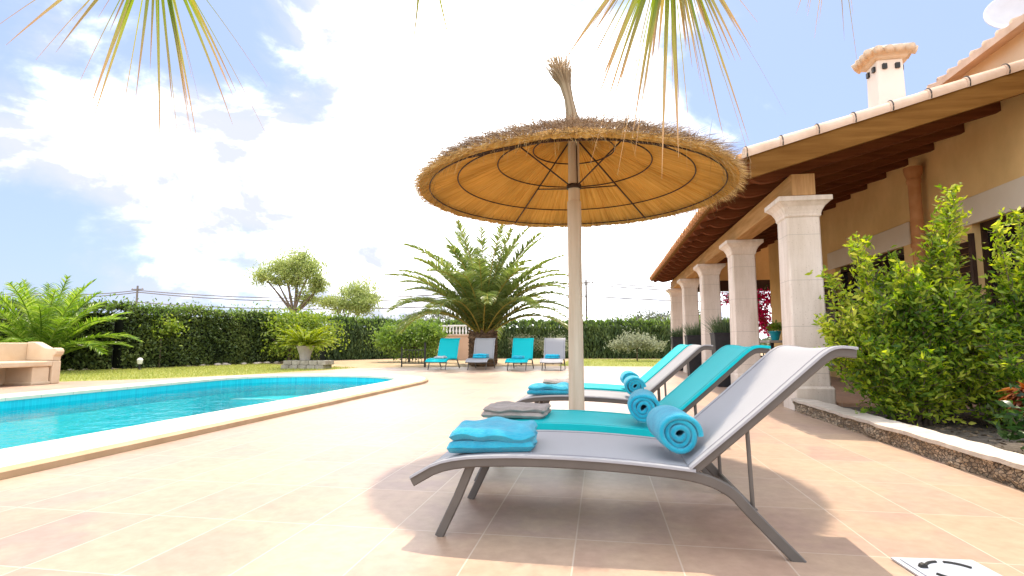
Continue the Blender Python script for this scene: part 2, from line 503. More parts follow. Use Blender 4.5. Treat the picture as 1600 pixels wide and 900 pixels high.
M['pink'] = surf('pink_render', (.52, .33, .22), (.60, .40, .28), 0.9, 1.5, 6, 0.2, 0.006, 20)
M['white'] = surf('white_paint', (.72, .70, .66), (.80, .78, .74), 0.6, 4, 3, 0.0)
M['greyplastic'] = surf('pale_grey_plastic', (.36, .38, .42), (.42, .44, .48), 0.5, 4, 3, 0.0)
M['bark'] = surf('bark', (.10, .075, .05), (.20, .155, .11), 0.9, 6, 7, 0.8, 0.02, 18, (3, 3, .6))
M['palmbark'] = surf('palm_boots', (.085, .05, .03), (.24, .15, .085), 0.95, 5, 6, 0.8, 0.03, 12)
M['greymetal'] = surf('grey_dish_metal', (.46, .45, .46), (.52, .51, .52), 0.5, 4, 3, 0.0)
M['hedge'] = leafmat('hedge_leaf', [(.014, .026, .007), (.05, .08, .02), (.11, .15, .035), (.24, .28, .08)], 0.15, 0.5, clump=0.9)
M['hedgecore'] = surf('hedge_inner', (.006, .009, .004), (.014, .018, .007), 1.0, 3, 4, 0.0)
M['conifer'] = leafmat('cypress_spray', [(.022, .042, .014), (.06, .10, .028), (.16, .21, .055)], 0.15, 0.6, clump=0.7)
M['lime'] = leafmat('lime_leaf', [(.11, .18, .02), (.20, .28, .035), (.31, .36, .06)], 0.4, 0.4)
M['bushleaf'] = leafmat('bush_leaf', [(.075, .135, .022), (.15, .235, .04), (.27, .34, .075)], 0.45, 0.4, clump=1.2)
M['treeleaf'] = leafmat('tree_leaf', [(.17, .22, .065), (.29, .35, .11), (.46, .49, .22)], 0.5, 0.45, clump=0.6)
M['olive'] = leafmat('olive_leaf', [(.09, .11, .075), (.15, .17, .12), (.24, .26, .19)], 0.25, 0.5)
M['farleaf'] = leafmat('far_leaf', [(.06, .085, .04), (.10, .13, .06), (.15, .18, .09)], 0.25, 0.5)
M['silver'] = leafmat('silver_leaf', [(.16, .18, .10), (.27, .29, .18), (.36, .37, .25)], 0.25, 0.6)
M['shrub'] = leafmat('variegated_leaf', [(.022, .065, .008), (.085, .17, .016), (.25, .35, .03), (.50, .54, .06), (.70, .66, .16)], 0.5, 0.55, clump=1.3)
M['shrubdark'] = leafmat('dark_shrub_leaf', [(.012, .035, .008), (.03, .075, .014), (.07, .13, .025)], 0.3, 0.3)
M['croton'] = leafmat('rust_leaf', [(.13, .03, .012), (.26, .075, .02), (.34, .15, .04)], 0.3, 0.4)
M['bougain'] = leafmat('magenta_bract', [(.33, .0, .05), (.52, .005, .09), (.62, .02, .15)], 0.4, 0.6)
M['palm'] = leafmat('palm_leaflet', [(.10, .145, .035), (.18, .235, .055), (.30, .33, .11)], 0.45, 0.32)
M['palmdry'] = leafmat('palm_base_stalk', [(.36, .27, .05), (.50, .37, .08)], 0.2, 0.5)
M['palmlime'] = leafmat('young_palm_leaflet', [(.10, .185, .02), (.19, .30, .035), (.34, .42, .09)], 0.5, 0.35)
M['cycad'] = leafmat('cycad_leaflet', [(.14, .20, .010), (.24, .30, .018), (.34, .38, .03)], 0.4, 0.4)
M['fan'] = leafmat('fan_palm_segment', [(.12, .20, .015), (.20, .27, .02), (.38, .33, .03)], 0.5, 0.4, uvtip=(0.30, 0.80, (.34, .22, .12)))
M['grass'] = leafmat('grass_blade', [(.20, .24, .04), (.31, .34, .065), (.42, .40, .12)], 0.3, 0.6)
M['herb'] = leafmat('pot_grass', [(.05, .085, .035), (.09, .14, .06), (.15, .19, .10)], 0.3, 0.5)

# ------------------------------------------------------------------ world and sun
SUN_EL = 65.0
SUN_AZ = -6.0   # degrees from +Y towards -X
w = bpy.data.worlds.new('World'); S.world = w; w.use_nodes = True
nt = w.node_tree; N = nt.nodes; L = nt.links
bg = N['Background']
sky = N.new('ShaderNodeTexSky'); sky.sky_type = 'NISHITA'; sky.sun_disc = False
sky.sun_elevation = R(SUN_EL); sky.sun_rotation = R(SUN_AZ)
sky.air_density = 1.0; sky.dust_density = 1.2; sky.ozone_density = 1.6
tc = N.new('ShaderNodeTexCoord')
def blob(d, width, amt):
    v = N.new('ShaderNodeVectorMath'); v.operation = 'DOT_PRODUCT'
    L.new(tc.outputs['Generated'], v.inputs[0]); v.inputs[1].default_value = d
    mr = N.new('ShaderNodeMapRange'); mr.interpolation_type = 'SMOOTHSTEP'
    mr.inputs['From Min'].default_value = math.cos(R(width)); mr.inputs['From Max'].default_value = 1.0
    mr.inputs['To Min'].default_value = 0.0; mr.inputs['To Max'].default_value = amt
    L.new(v.outputs['Value'], mr.inputs['Value'])
    return mr.outputs['Result']
mp = N.new('ShaderNodeMapping'); mp.inputs['Scale'].default_value = (1, 1, 1.7); mp.inputs['Location'].default_value = (3.1, 0.4, 1.9)
L.new(tc.outputs['Generated'], mp.inputs['Vector'])
cn = noise(nt, mp.outputs['Vector'], 3.9, 10, 0.58, 0.35)
acc = math_(nt, 'MULTIPLY', math_(nt, 'SUBTRACT', cn, 0.5), 3.6)
CLOUDS = [((-0.292, 0.926, 0.238), 28, 0.8), ((-0.385, 0.796, 0.466), 11, 0.45), ((-0.124, 0.896, 0.427), 18, 0.4), ((-0.009, 0.992, 0.124), 20, 0.4), ((-0.706, 0.62, 0.343), 11, 0.5), ((-0.768, 0.594, 0.237), 9, 0.35), ((-0.646, 0.688, 0.33), 7, 0.3), ((-0.601, 0.742, 0.297), 9, 0.35), ((-0.677, 0.71, 0.19), 8, 0.25), ((-0.586, 0.67, 0.455), 10, -0.45), ((-0.689, 0.578, 0.437), 11, -0.4), ((-0.777, 0.62, 0.111), 10, -0.4), ((-0.736, 0.666, 0.126), 8, -0.3), ((0.349, 0.852, 0.391), 17, -0.7), ((0.468, 0.783, 0.41), 16, -0.6), ((-0.476, 0.782, 0.401), 5, -0.3), ((-0.683, 0.727, 0.065), 7, -0.15)]
for d, wd, am in CLOUDS:
    acc = math_(nt, 'ADD', acc, blob(d, wd, am))
mr = N.new('ShaderNodeMapRange'); mr.interpolation_type = 'SMOOTHSTEP'
mr.inputs['From Min'].default_value = -0.45; mr.inputs['From Max'].default_value = 0.85
L.new(acc, mr.inputs['Value'])
cn2 = noise(nt, mp.outputs['Vector'], 6.0, 7, 0.6, 0.3)
cb_ = math_(nt, 'MULTIPLY', math_(nt, 'SUBTRACT', cn2, 0.50), 3.4)
for d, wd, am in (((-.10, .85, .30), 30, .55), ((0, -1, .35), 110, 2.0), ((0, -.1, 1), 40, .5)):
    dl = math.sqrt(sum(q * q for q in d)); cb_ = math_(nt, 'ADD', cb_, blob(tuple(q / dl for q in d), wd, am))
cb_ = math_(nt, 'ADD', cb_, math_(nt, 'MULTIPLY', acc, 0.12))
mrb = N.new('ShaderNodeMapRange'); mrb.interpolation_type = 'SMOOTHSTEP'
mrb.inputs['From Min'].default_value = -0.1; mrb.inputs['From Max'].default_value = 0.9
L.new(cb_, mrb.inputs['Value'])
ccol = mixc(nt, mrb.outputs['Result'], (2.05, 2.15, 2.6), (13.5, 13.4, 13.3))
tint = mixc(nt, 1.0, sky.outputs['Color'], (0.5, 0.5, 0.5), 'MULTIPLY')
skyc = mixc(nt, 0.75, tint, (1.32, 1.68, 2.7))
L.new(mixc(nt, mr.outputs['Result'], skyc, ccol), bg.inputs['Color'])
bg.inputs['Strength'].default_value = 0.15

sl = bpy.data.lights.new('sun', 'SUN'); sl.energy = 2.0; sl.angle = R(0.5); sl.color = (1.0, .87, .70)
so = bpy.data.objects.new('sun', sl); COL.objects.link(so)
sd = Vector((math.sin(R(SUN_AZ)) * math.cos(R(SUN_EL)), math.cos(R(SUN_AZ)) * math.cos(R(SUN_EL)), math.sin(R(SUN_EL))))
so.rotation_euler = sd.to_track_quat('Z', 'Y').to_euler()
so.location = (0, 0, 30)

# ------------------------------------------------------------------ camera
cam = bpy.data.cameras.new('camera'); co = bpy.data.objects.new('camera', cam); COL.objects.link(co)
cam.sensor_width = 36; cam.lens = 36 * 850 / 1600; cam.clip_start = 0.05; cam.clip_end = 3000
co.location = (0, 0, 0.82)
co.rotation_euler = (PI / 2 + math.atan(87 / 850), 0, R(9.3))
S.camera = co
S.view_settings.view_transform = 'Standard'; S.view_settings.look = 'None'
S.view_settings.exposure = 1.5; S.view_settings.gamma = 1.0; S.view_settings.use_curve_mapping = False
S.cycles.max_bounces = 8; S.cycles.transparent_max_bounces = 12
S.cycles.use_denoising = True
S.cycles.sample_clamp_indirect = 8

# ------------------------------------------------------------------ ground
def poly_sheet(name, pts, z, mat, kind='structure', hole=None):
    import bmesh
    bm = bmesh.new()
    if hole is None:
        bm.faces.new([bm.verts.new((x, y, z)) for x, y in pts])
    else:
        es = []
        for loop in (pts, hole):
            vs = [bm.verts.new((x, y, z)) for x, y in loop]
            es += [bm.edges.new((vs[i], vs[(i + 1) % len(vs)])) for i in range(len(vs))]
        bmesh.ops.triangle_fill(bm, use_beauty=True, edges=es, normal=(0, 0, 1))
    bmesh.ops.recalc_face_normals(bm, faces=bm.faces)
    me = bpy.data.meshes.new(name); bm.to_mesh(me); bm.free()
    if me.polygons and me.polygons[0].normal.z < 0: me.flip_normals()
    me.materials.append(mat)
    o = bpy.data.objects.new(name, me); COL.objects.link(o)
    return tag(o, kind=kind)

# pool plan: straight sides, rounded far end
PX0, PX1, PY0, PYE = -8.3, -4.25, -3.0, 10.0
PCX, PRX = (PX0 + PX1) / 2, (PX1 - PX0) / 2
def pool_outline(off, n=36, lx=2.45):
    pts = [(PX1 + off, PY0 - off), (PX1 + off, PYE)]
    for i in range(1, n):
        a = PI * i / n
        pts.append((PCX + (PRX + off) * math.cos(a), PYE + (lx + off) * math.sin(a) ** 0.62))
    pts += [(PX0 - off, PYE), (PX0 - off, PY0 - off)]
    return pts
P_in = pool_outline(0.0); P_out = pool_outline(0.66)
big = [(-900, -400), (900, -400), (900, 1500), (-900, 1500)]
poly_sheet('ground', big, -0.012, M['soil'], hole=P_out)
lawn = [(-60, 9.3), (-12.6, 9.3), (-10.35, 11.4), (-9.3, 13.4), (-8.75, 15.4), (-8.2, 17.6), (-10.5, 18.6), (-12.4, 19.6), (-13.6, 20.4), (-15.2, 15.0), (-17.4, 13.3), (-60, 13)]
poly_sheet('lawn', lawn, -0.004, M['lawn'])
lawn2 = [(-1.6, 20.3), (6, 20.3), (6, 29.6), (-1.6, 29.6)]
poly_sheet('lawn', lawn2, -0.004, M['lawn'])
deck = [(2.5, -6), (2.5, 7.3), (4.9, 7.3), (4.9, 20.28), (-1.6, 20.28), (-6.0, 18.4), (-8.2, 17.55), (-8.76, 15.35), (-9.35, 13.3), (-10.4, 11.3), (-12.6, 9.25), (-20, 9.25), (-20, -6)]
poly_sheet('paving', deck, 0.0, M['paving'], hole=P_out)

# pool shell and water
def wall_strip(mb, pts, z0, z1, flip=False):
    n = len(pts)
    vs = [(x, y, z0) for x, y in pts] + [(x, y, z1) for x, y in pts]
    fs = [(k, (k + 1) % n, n + (k + 1) % n, n + k) for k in range(n)]
    if flip: fs = [f[::-1] for f in fs]
    mb.add(vs, fs)
def poolmat(name, c0, c1):
    m = bpy.data.materials.new(name)
    nt, N, L, b = nodes(m)
    vec = coord(nt)
    br = N.new('ShaderNodeTexBrick'); br.offset = 0; br.inputs['Scale'].default_value = 1
    br.inputs['Brick Width'].default_value = .05; br.inputs['Row Height'].default_value = .05; br.inputs['Mortar Size'].default_value = .002
    br.inputs['Color1'].default_value = (*c0, 1); br.inputs['Color2'].default_value = (*c1, 1); br.inputs['Mortar'].default_value = tuple(q * 1.1 + .02 for q in c1) + (1,)
    L.new(vec, br.inputs['Vector'])
    L.new(br.outputs['Color'], b.inputs['Base Color']); b.inputs['Roughness'].default_value = 0.35
    return m
M['pool'] = poolmat('pool_mosaic', (.0, .56, .63), (.03, .68, .71))
M['poolband'] = poolmat('pool_band_mosaic', (.0, .40, .50), (.0, .48, .56))
mb = MB(); wall_strip(mb, P_in, -1.5, 0.02, True)
mb.f.append(tuple(len(mb.v) + i for i in range(len(P_in)))); mb.v.extend([(x, y, -1.5) for x, y in P_in])
tag(mb.build('pool_basin', M['pool']), kind='structure')
# broad steps in the rounded end
st = MB()
for k, (z, yy) in enumerate([(-0.40, 1.15), (-0.66, 0.75), (-0.92, 0.35)]):
    pts = [(PCX + (PRX - .004) * math.cos(a), PYE + yy + (2.44 - yy) * math.sin(a) ** 0.9) for a in [PI * i / 24 for i in range(25)]]
    st.prism(pts, 'z', -1.495 + .002 * k, z)
tag(st.build('pool_steps', M['pool']), kind='structure')
edge = MB()
for k, (z, yy) in enumerate([(-0.40, 1.15), (-0.66, 0.75), (-0.92, 0.35)]):
    edge.box(PX0 + .03, PX1 - .03, PYE + yy - .004, PYE + yy + .06, z - .02, z + .004)
tag(edge.build('pool_step_edge', M['white']), kind='structure')
def watermat():
    m = bpy.data.materials.new('pool_water')
    nt, N, L, b = nodes(m)
    N.remove(b)
    vec = coord(nt, (1, 1, 1))
    h = math_(nt, 'ADD', noise(nt, vec, 3.2, 3, 0.5, 0.8), math_(nt, 'MULTIPLY', noise(nt, vec, 11, 2, 0.5, 0.5), 0.35))
    bp = N.new('ShaderNodeBump'); bp.inputs['Strength'].default_value = 0.22; bp.inputs['Distance'].default_value = 0.06
    L.new(h, bp.inputs['Height'])
    fr = N.new('ShaderNodeFresnel'); fr.inputs['IOR'].default_value = 1.33; L.new(bp.outputs[0], fr.inputs['Normal'])
    tr = N.new('ShaderNodeBsdfRefraction'); tr.inputs['Color'].default_value = (.62, .93, .97, 1); tr.inputs['IOR'].default_value = 1.33; tr.inputs['Roughness'].default_value = 0.0
    tp = N.new('ShaderNodeBsdfTransparent'); tp.inputs['Color'].default_value = (.70, .97, .99, 1)
    gl = N.new('ShaderNodeBsdfGlossy'); gl.inputs['Roughness'].default_value = 0.02
    L.new(bp.outputs[0], gl.inputs['Normal'])
    mx = N.new('ShaderNodeMixShader')
    L.new(math_(nt, 'MULTIPLY', fr.outputs[0], 0.75), mx.inputs[0]); L.new(tp.outputs[0], mx.inputs[1]); L.new(gl.outputs[0], mx.inputs[2])
    N.remove(tr)
    L.new(mx.outputs[0], N.get('Material Output').inputs['Surface'])
    return m
M['water'] = watermat()
wpts = pool_outline(-0.003)
poly_sheet('water', wpts, -0.085, M['water'])
# waterline tile band, the far wall's shade put into its darker colour
mb = MB(); wall_strip(mb, pool_outline(-0.006), -0.28, 0.02, True); wall_strip(mb, pool_outline(-0.002), -0.28, 0.02, False)
tag(mb.build('pool_tile_band', M['poolband']), kind='structure')
# coping: raised slab with a brown side
mb = MB()
A = pool_outline(-0.03); B = pool_outline(0.60)
n = len(A)
vs = [(x, y, .065) for x, y in A] + [(x, y, .065) for x, y in B] + [(x, y, .02) for x, y in A]
fs = []
for k in range(n):
    k2 = (k + 1) % n
    fs.append((k, k2, n + k2, n + k)[::-1]); fs.append((k, k2, 2 * n + k2, 2 * n + k))
mb.add(vs, fs)
tag(mb.build('pool_coping', M['coping']), kind='structure')
mb = MB()
C_ = pool_outline(0.655)
vs = [(x, y, .0645) for x, y in B] + [(x, y, .045) for x, y in C_] + [(x, y, -.02) for x, y in C_]
fs = []
for k in range(n):
    k2 = (k + 1) % n
    fs.append((k, k2, n + k2, n + k)[::-1]); fs.append((n + k, n + k2, 2 * n + k2, 2 * n + k)[::-1])
mb.add(vs, fs)
tag(mb.build('pool_coping_side', M['coping_edge']), kind='structure')

# grass blades
def grass_blades(n, sampler, h=0.05):
    p = sampler(n)
    d = np.stack([rng.normal(0, .35, n), rng.normal(0, .35, n), np.ones(n)], 1)
    return ribbons(p, d, rng.uniform(.6, 1.4, n) * h, 0.012, 0.5, 2)
def in_poly(pts, poly):
    x, y = pts[:, 0], pts[:, 1]; c = np.zeros(len(pts), bool); n = len(poly)
    for i in range(n):
        x0, y0 = poly[i]; x1, y1 = poly[(i + 1) % n]
        cond = ((y0 > y) != (y1 > y)) & (x < (x1 - x0) * (y - y0) / (y1 - y0 + 1e-9) + x0)
        c ^= cond
    return c
def lawn_sampler(poly, x0, x1, y0, y1):
    def f(n):
        out = []
        got = 0
        while got < n:
            q = np.stack([rng.uniform(x0, x1, n), rng.uniform(y0, y1, n), np.full(n, -.004)], 1)
            q = q[in_poly(q, poly)]; out.append(q); got += len(q)
        return np.concatenate(out)[:n]
    return f
V, Q, U = grass_blades(26000, lawn_sampler(lawn, -20, -8, 9.3, 20.5))
tag(np_obj('grass', V, Q, M['grass'], uv=U), 'short yellow-green grass of the lawn behind the pool', 'grass', kind='stuff')
V, Q, U = grass_blades(9000, lawn_sampler(lawn2, -1.6, 6, 20.3, 29.6), 0.06)
tag(np_obj('grass', V, Q, M['grass'], uv=U), 'short grass strip in front of the far cypress hedge', 'grass', kind='stuff')

# ------------------------------------------------------------------ sun loungers
def smoothpath(pts, it=2):
    pts = [Vector(p) for p in pts]
    for _ in range(it):
        q = [pts[0]]
        for a, b in zip(pts[:-1], pts[1:]):
            q += [a.lerp(b, .25), a.lerp(b, .75)]
        q.append(pts[-1]); pts = q
    return pts
SEAT = [(-.81, .245), (-.67, .325), (-.40, .346), (-.11, .345), (.15, .332), (.37, .312)]
LEG = [(.49, .262), (.545, .195), (.735, .0)]
BACK_LOW = [(.345, .325), (.60, .545), (.80, .725), (.865, .783), (.905, .800), (.97, .793)]
BACK_HIGH = [(.345, .325), (.45, .55), (.545, .78), (.60, .90), (.66, .965), (.74, 1.0)]
def lounger(label, group, fab, back, loc, rz):
    t = thing('sun_lounger', label, 'sun lounger', loc, rz, group)
    fm = M['frame']; fb = M[fab]
    rail = smoothpath([(x, 0, z) for x, z in SEAT + LEG])
    bp = smoothpath([(x, 0, z) for x, z in back])
    for s in (-1, 1):
        y = .325 * s
        m = MB(); m.sweep([(p.x, y, p.z - .012) for p in rail], (.042, .026)); m.build('side_rail', fm, t, smooth=35)
        m = MB(); m.sweep([(-.555, .285 * s, .318), (-.62, .285 * s, .165), (-.70, .285 * s, .0)], (.038, .024)); m.build('front_leg', fm, t, smooth=35)
        m = MB(); m.sweep([(p.x, y * .985, p.z - .012) for p in bp], (.036, .024)); m.build('back_rail', fm, t, smooth=35)
        m = MB()
        i = min(range(len(bp)), key=lambda k: abs(bp[k].z - .51))
        m.tube([(bp[i].x, .30 * s, bp[i].z - .02), (.575, .30 * s, .165)], .0085, 8)
        m.build('support_strut', fm, t, smooth=35)
    for cx_, cz_, cr_ in ((-.555, .308, .013), (.355, .300, .015), (.575, .165, .010), (bp[-1].x - .01, bp[-1].z - .015, .012), (-.80, .24, .012)):
        m = MB(); m.tube([(cx_, -.312, cz_), (cx_, .312, cz_)], cr_, 8); m.build('crossbar', fm, t, smooth=35)
    def sling(path, sagc, wrap):
        rows = []
        
        ys = [-.347, -.345, -.333, -.27, -.18, -.09, 0, .09, .18, .27, .333, .345, .347]
        for i, p in enumerate(path):
            d = (path[min(i + 1, len(path) - 1)] - path[max(i - 1, 0)]).normalized()
            nn = Vector((-d.z, 0, d.x))
            row = []
            for k, y in enumerate(ys):
                off = .016 - sagc * (1 - (abs(y) / .345) ** 2)
                if abs(y) > .346: off = .012 - wrap
                elif abs(y) > .344: off = .014
                q = p + nn * off
                row.append((q.x, y, q.z))
            rows.append(row)
        return rows
    seatp = smoothpath([(x, 0, z) for x, z in SEAT])
    seatp = [p for p in seatp if p.x < .36]
    m = MB(); m.sheet(sling(seatp, .012, .003 if fab == 'grey_fabric' else .034), .005); m.build('seat_sling', fb, t, smooth=50)
    bs = MB(); bs.sheet(sling(bp, .012, .003 if fab == 'grey_fabric' else .008), .005); bs = bs.build('back_sling', fb, t, smooth=50)
    ss = [c for c in t.children if c.name.startswith('seat_sling')][0]
    for path, par in ((seatp, ss), (bp, bs)):
        for s in (-1, 1):
            rows = []
            for i, p in enumerate(path):
                d = (path[min(i + 1, len(path) - 1)] - path[max(i - 1, 0)]).normalized(); nn = Vector((-d.z, 0, d.x))
                row = []
                for y in (.292, .296, .302, .306):
                    q = p + nn * (.016 - .012 * (1 - (y / .345) ** 2) + .0016); row.append((q.x, y * s, q.z))
                rows.append(row if s > 0 else row[::-1])
            m = MB(); m.sheet(rows, .0012); m.build('seam', M['seam_' + fab], par, smooth=50)
    return t
gN = 'sun loungers in a row under the straw parasol'
lounger('nearest lounger, grey sling on a bronze frame with a turquoise folded towel and rolled towel', gN, 'grey_fabric', BACK_LOW, (0, 2.63, 0), 0)
lounger('turquoise lounger right behind the nearest grey one, carrying a taupe folded towel', gN, 'teal_fabric', BACK_LOW, (-.05, 3.56, 0), R(.6))
lounger('grey lounger behind the parasol pole with a turquoise folded towel at its foot', gN, 'grey_fabric', BACK_LOW, (-.02, 5.28, 0), R(-.5))
lounger('turquoise lounger farthest back in the near row, beyond the parasol pole', gN, 'teal_fabric', BACK_LOW, (.0, 6.2, 0), R(.5))
gF = 'loungers standing upright-backed across the far terrace'
lounger('leftmost far lounger, turquoise with a pale folded towel, beside the iron fence', gF, 'teal_fabric', BACK_HIGH, (-5.12, 17.4, 0), R(88))
lounger('far grey lounger standing in front of the palm trunk', gF, 'grey_fabric', BACK_HIGH, (-3.86, 17.4, 0), R(91))
lounger('far turquoise lounger standing right of the palm trunk', gF, 'teal_fabric', BACK_HIGH, (-2.58, 17.4, 0), R(89))
lounger('far grey lounger partly hidden behind the parasol pole', gF, 'grey_fabric', BACK_HIGH, (-1.52, 17.4, 0), R(90))

# ------------------------------------------------------------------ towels
def folded_towel(name, label, group, mat, loc, rz, lx, ly, h, tilt=0.0):
    """a folded stack: three rounded layers joined round the fold edge"""
    m = MB()
    nl = 2
    for k in range(nl):
        z0 = h * k / nl; th = h / nl * 1.18
        nu, nv = 30, 22
        sx = lx * (1 - .015 * k) / 2; sy = ly * (1 - .02 * k) / 2
        top = []; 
        for sgn in (1, -1):
            for i in range(nu + 1):
                for j in range(nv + 1):
                    u = -1 + 2 * i / nu; v = -1 + 2 * j / nv
                    e = min(1, (1 - abs(u)) * lx / h * 1.4, (1 - abs(v)) * ly / h * 1.4)
                    e = max(e, 0)
                    f = math.sqrt(1 - (1 - e) ** 2)
                    ns = mnoise.noise(Vector((u * 1.5 + 7 * k + loc[0] * 3, v * 1.5 + loc[1], k * 3.0)))
                    x = u * sx + .012 * mnoise.noise(Vector((v * 2.5, k * 5 + loc[0], 1)))
                    y = v * sy + .012 * mnoise.noise(Vector((u * 2.5, k * 5 + loc[1], 4)))
                    z = z0 + th / 2 + sgn * th / 2 * f + (.026 * ns if k == nl - 1 else .006 * ns) * (1 if sgn > 0 or k else 0)
                    top.append((x, y, z))
        nn = (nu + 1) * (nv + 1); fs = []
        for i in range(nu):
            for j in range(nv):
                a = i * (nv + 1) + j
                fs.append((a, a + nv + 1, a + nv + 2, a + 1))
                fs.append((nn + a, nn + a + 1, nn + a + nv + 2, nn + a + nv + 1))
        m.add(top, fs)
    o = m.build(name, mat, None, smooth=True)
    o.location = loc; o.rotation_euler = (0, tilt, rz)
    return tag(o, label, 'towel', group)

def rolled_towel(name, label, group, mat, loc, rz, rad, length):
    """a spiral sheet of terry cloth, its end showing the winding"""
    m = MB()
    turns = 3.1; th = rad / (turns + .6) * .9
    n = 110
    mid = []
    for i in range(n + 1):
        t = i / n
        a = t * turns * 2 * PI
        r_ = .014 + (rad - .014 - th * .5) * t
        wob = 1 + (.09 * math.sin(a * 1.0 + loc[1]) + .06 * math.sin(a * 2.3 + 1)) * (1 - .6 * t)
        mid.append((r_ * math.cos(-a + .6) * wob, r_ * math.sin(-a + .6) * wob * .96))
    nj = 12
    rows = []
    for i, (x, z) in enumerate(mid):
        a = (mid[min(i + 1, n)][0] - mid[max(i - 1, 0)][0], mid[min(i + 1, n)][1] - mid[max(i - 1, 0)][1])
        l = math.hypot(*a) or 1
        nx, nz = -a[1] / l, a[0] / l
        loop = []
        for (o, yy) in ((-.5, -.48), (-.32, -.495), (0, -.503), (.32, -.495), (.5, -.48), (.5, -.2), (.5, .1), (.5, .48), (.32, .495), (0, .503), (-.32, .495), (-.5, .48)):
            w_ = .006 * mnoise.noise(Vector((i * .12, yy * 3, rad * 50 + loc[1])))
            loop.append((x + nx * o * th * .97 + w_, yy * length + .012 * mnoise.noise(Vector((i * .07, 5, loc[1]))), z + nz * o * th * .97 + w_))
        rows.append(loop)
    k = 12; vs = [p for r_ in rows for p in r_]
    fs = [(i * k + j, i * k + (j + 1) % k, (i + 1) * k + (j + 1) % k, (i + 1) * k + j) for i in range(n) for j in range(k)]
    fs += [tuple(range(k)), tuple(n * k + j for j in range(k - 1, -1, -1))]
    m.add(vs, fs)
    o = m.build(name, mat, None, smooth=True)
    o.location = loc; o.rotation_euler = (0, 0, rz)
    return tag(o, label, 'towel', group)
g1, g2 = 'folded towels on the loungers', 'rolled towels on the loungers'
folded_towel('folded_towel', 'large turquoise folded towel at the foot of the nearest grey lounger', g1, M['towel'], (-.49, 2.53, .350), R(5), .38, .37, .090, R(-2))
rolled_towel('rolled_towel', 'biggest turquoise rolled towel, against the back of the nearest grey lounger', g2, M['towel'], (.305, 2.585, .438), R(4), .097, .36)
folded_towel('folded_towel', 'taupe folded towel on the turquoise lounger behind the nearest one', g1, M['towel_taupe'], (-.55, 3.60, .352), R(-3), .40, .34, .062)
rolled_towel('rolled_towel', 'turquoise rolled towel on the turquoise lounger behind the nearest one', g2, M['towel'], (.245, 3.50, .438), R(-3), .097, .36)
folded_towel('folded_towel', 'turquoise folded towel at the foot of the grey lounger behind the parasol pole', g1, M['towel'], (-.50, 5.22, .352), R(2), .38, .36, .075)
rolled_towel('rolled_towel', 'turquoise rolled towel on the grey lounger behind the parasol pole', g2, M['towel'], (.29, 5.2, .438), 0, .097, .36)
folded_towel('folded_towel', 'pale taupe folded towel on the turquoise lounger farthest back in the near row', g1, M['towel_taupe'], (-.48, 6.2, .352), R(4), .36, .34, .06)
rolled_towel('rolled_towel', 'turquoise rolled towel on the turquoise lounger farthest back in the near row', g2, M['towel'], (.29, 6.12, .438), R(2), .097, .36)
folded_towel('folded_towel', 'pale grey folded towel on the leftmost far turquoise lounger', g1, M['towel_pale'], (-5.13, 17.1, .352), R(88), .36, .34, .06)
folded_towel('folded_towel', 'blue towel heaped on the far grey lounger before the palm trunk', g1, M['towel'], (-3.86, 17.36, .352), R(92), .52, .46, .13)
folded_towel('folded_towel', 'turquoise folded towel on the far turquoise lounger right of the palm', g1, M['towel'], (-2.6, 17.1, .352), R(89), .36, .36, .075)
folded_towel('folded_towel', 'turquoise folded towel on the far grey lounger next to the parasol pole', g1, M['towel'], (-1.54, 17.3, .352), R(90), .44, .46, .12)

# ------------------------------------------------------------------ straw parasol
UC = (-.20, 4.34)
um = thing('straw_parasol', 'round straw thatched parasol on a wooden pole with a tufted top', 'parasol', (UC[0], UC[1], 0))
ZR, ZA, RR = 2.03, 2.55, 1.22
cone = lambda r_: ZA - (ZA - ZR) * (r_ / RR)
m = MB()
nseg = 12
m.lathe([(.062, 0), (.061, .4), (.058, .8), (.057, 1.2), (.056, 1.5), (.056, 1.96), (.054, 1.965), (.0475, 1.968), (.046, 2.2), (.045, 2.52)], n=24)
m.build('pole', M['pole'], um, smooth=40)
m = MB(); m.lathe([(.067, 0.002), (.067, .16), (.064, .165)], n=24); m.build('pole_sleeve', M['darkmetal'], um, smooth=40)
# underside: thick cone of radial reeds
nA = 420
vs = []; fs = []
rs = [.03, .3, .6, .9, 1.12, RR + .02]
for i in range(nA):
    a = 2 * PI * i / nA
    jz = random.uniform(-.006, .006)
    for r_ in rs:
        vs.append((r_ * math.cos(a), r_ * math.sin(a), cone(r_) + jz + .006 * mnoise.noise(Vector((a * 4, r_ * 3, 0)))))
nr = len(rs)
for i in range(nA):
    r_ = rs[-1]; a = 2 * PI * i / nA
    for r_ in rs:
        vs.append((r_ * math.cos(a), r_ * math.sin(a), cone(r_) + .07 - .04 * (r_ / RR)))
o_ = nA * nr
for i in range(nA):
    i2 = (i + 1) % nA
    for k in range(nr - 1):
        fs.append((i * nr + k, i * nr + k + 1, i2 * nr + k + 1, i2 * nr + k))
        fs.append((o_ + i * nr + k, o_ + i2 * nr + k, o_ + i2 * nr + k + 1, o_ + i * nr + k + 1))
    fs.append((i * nr + nr - 1, o_ + i * nr + nr - 1, o_ + i2 * nr + nr - 1, i2 * nr + nr - 1))
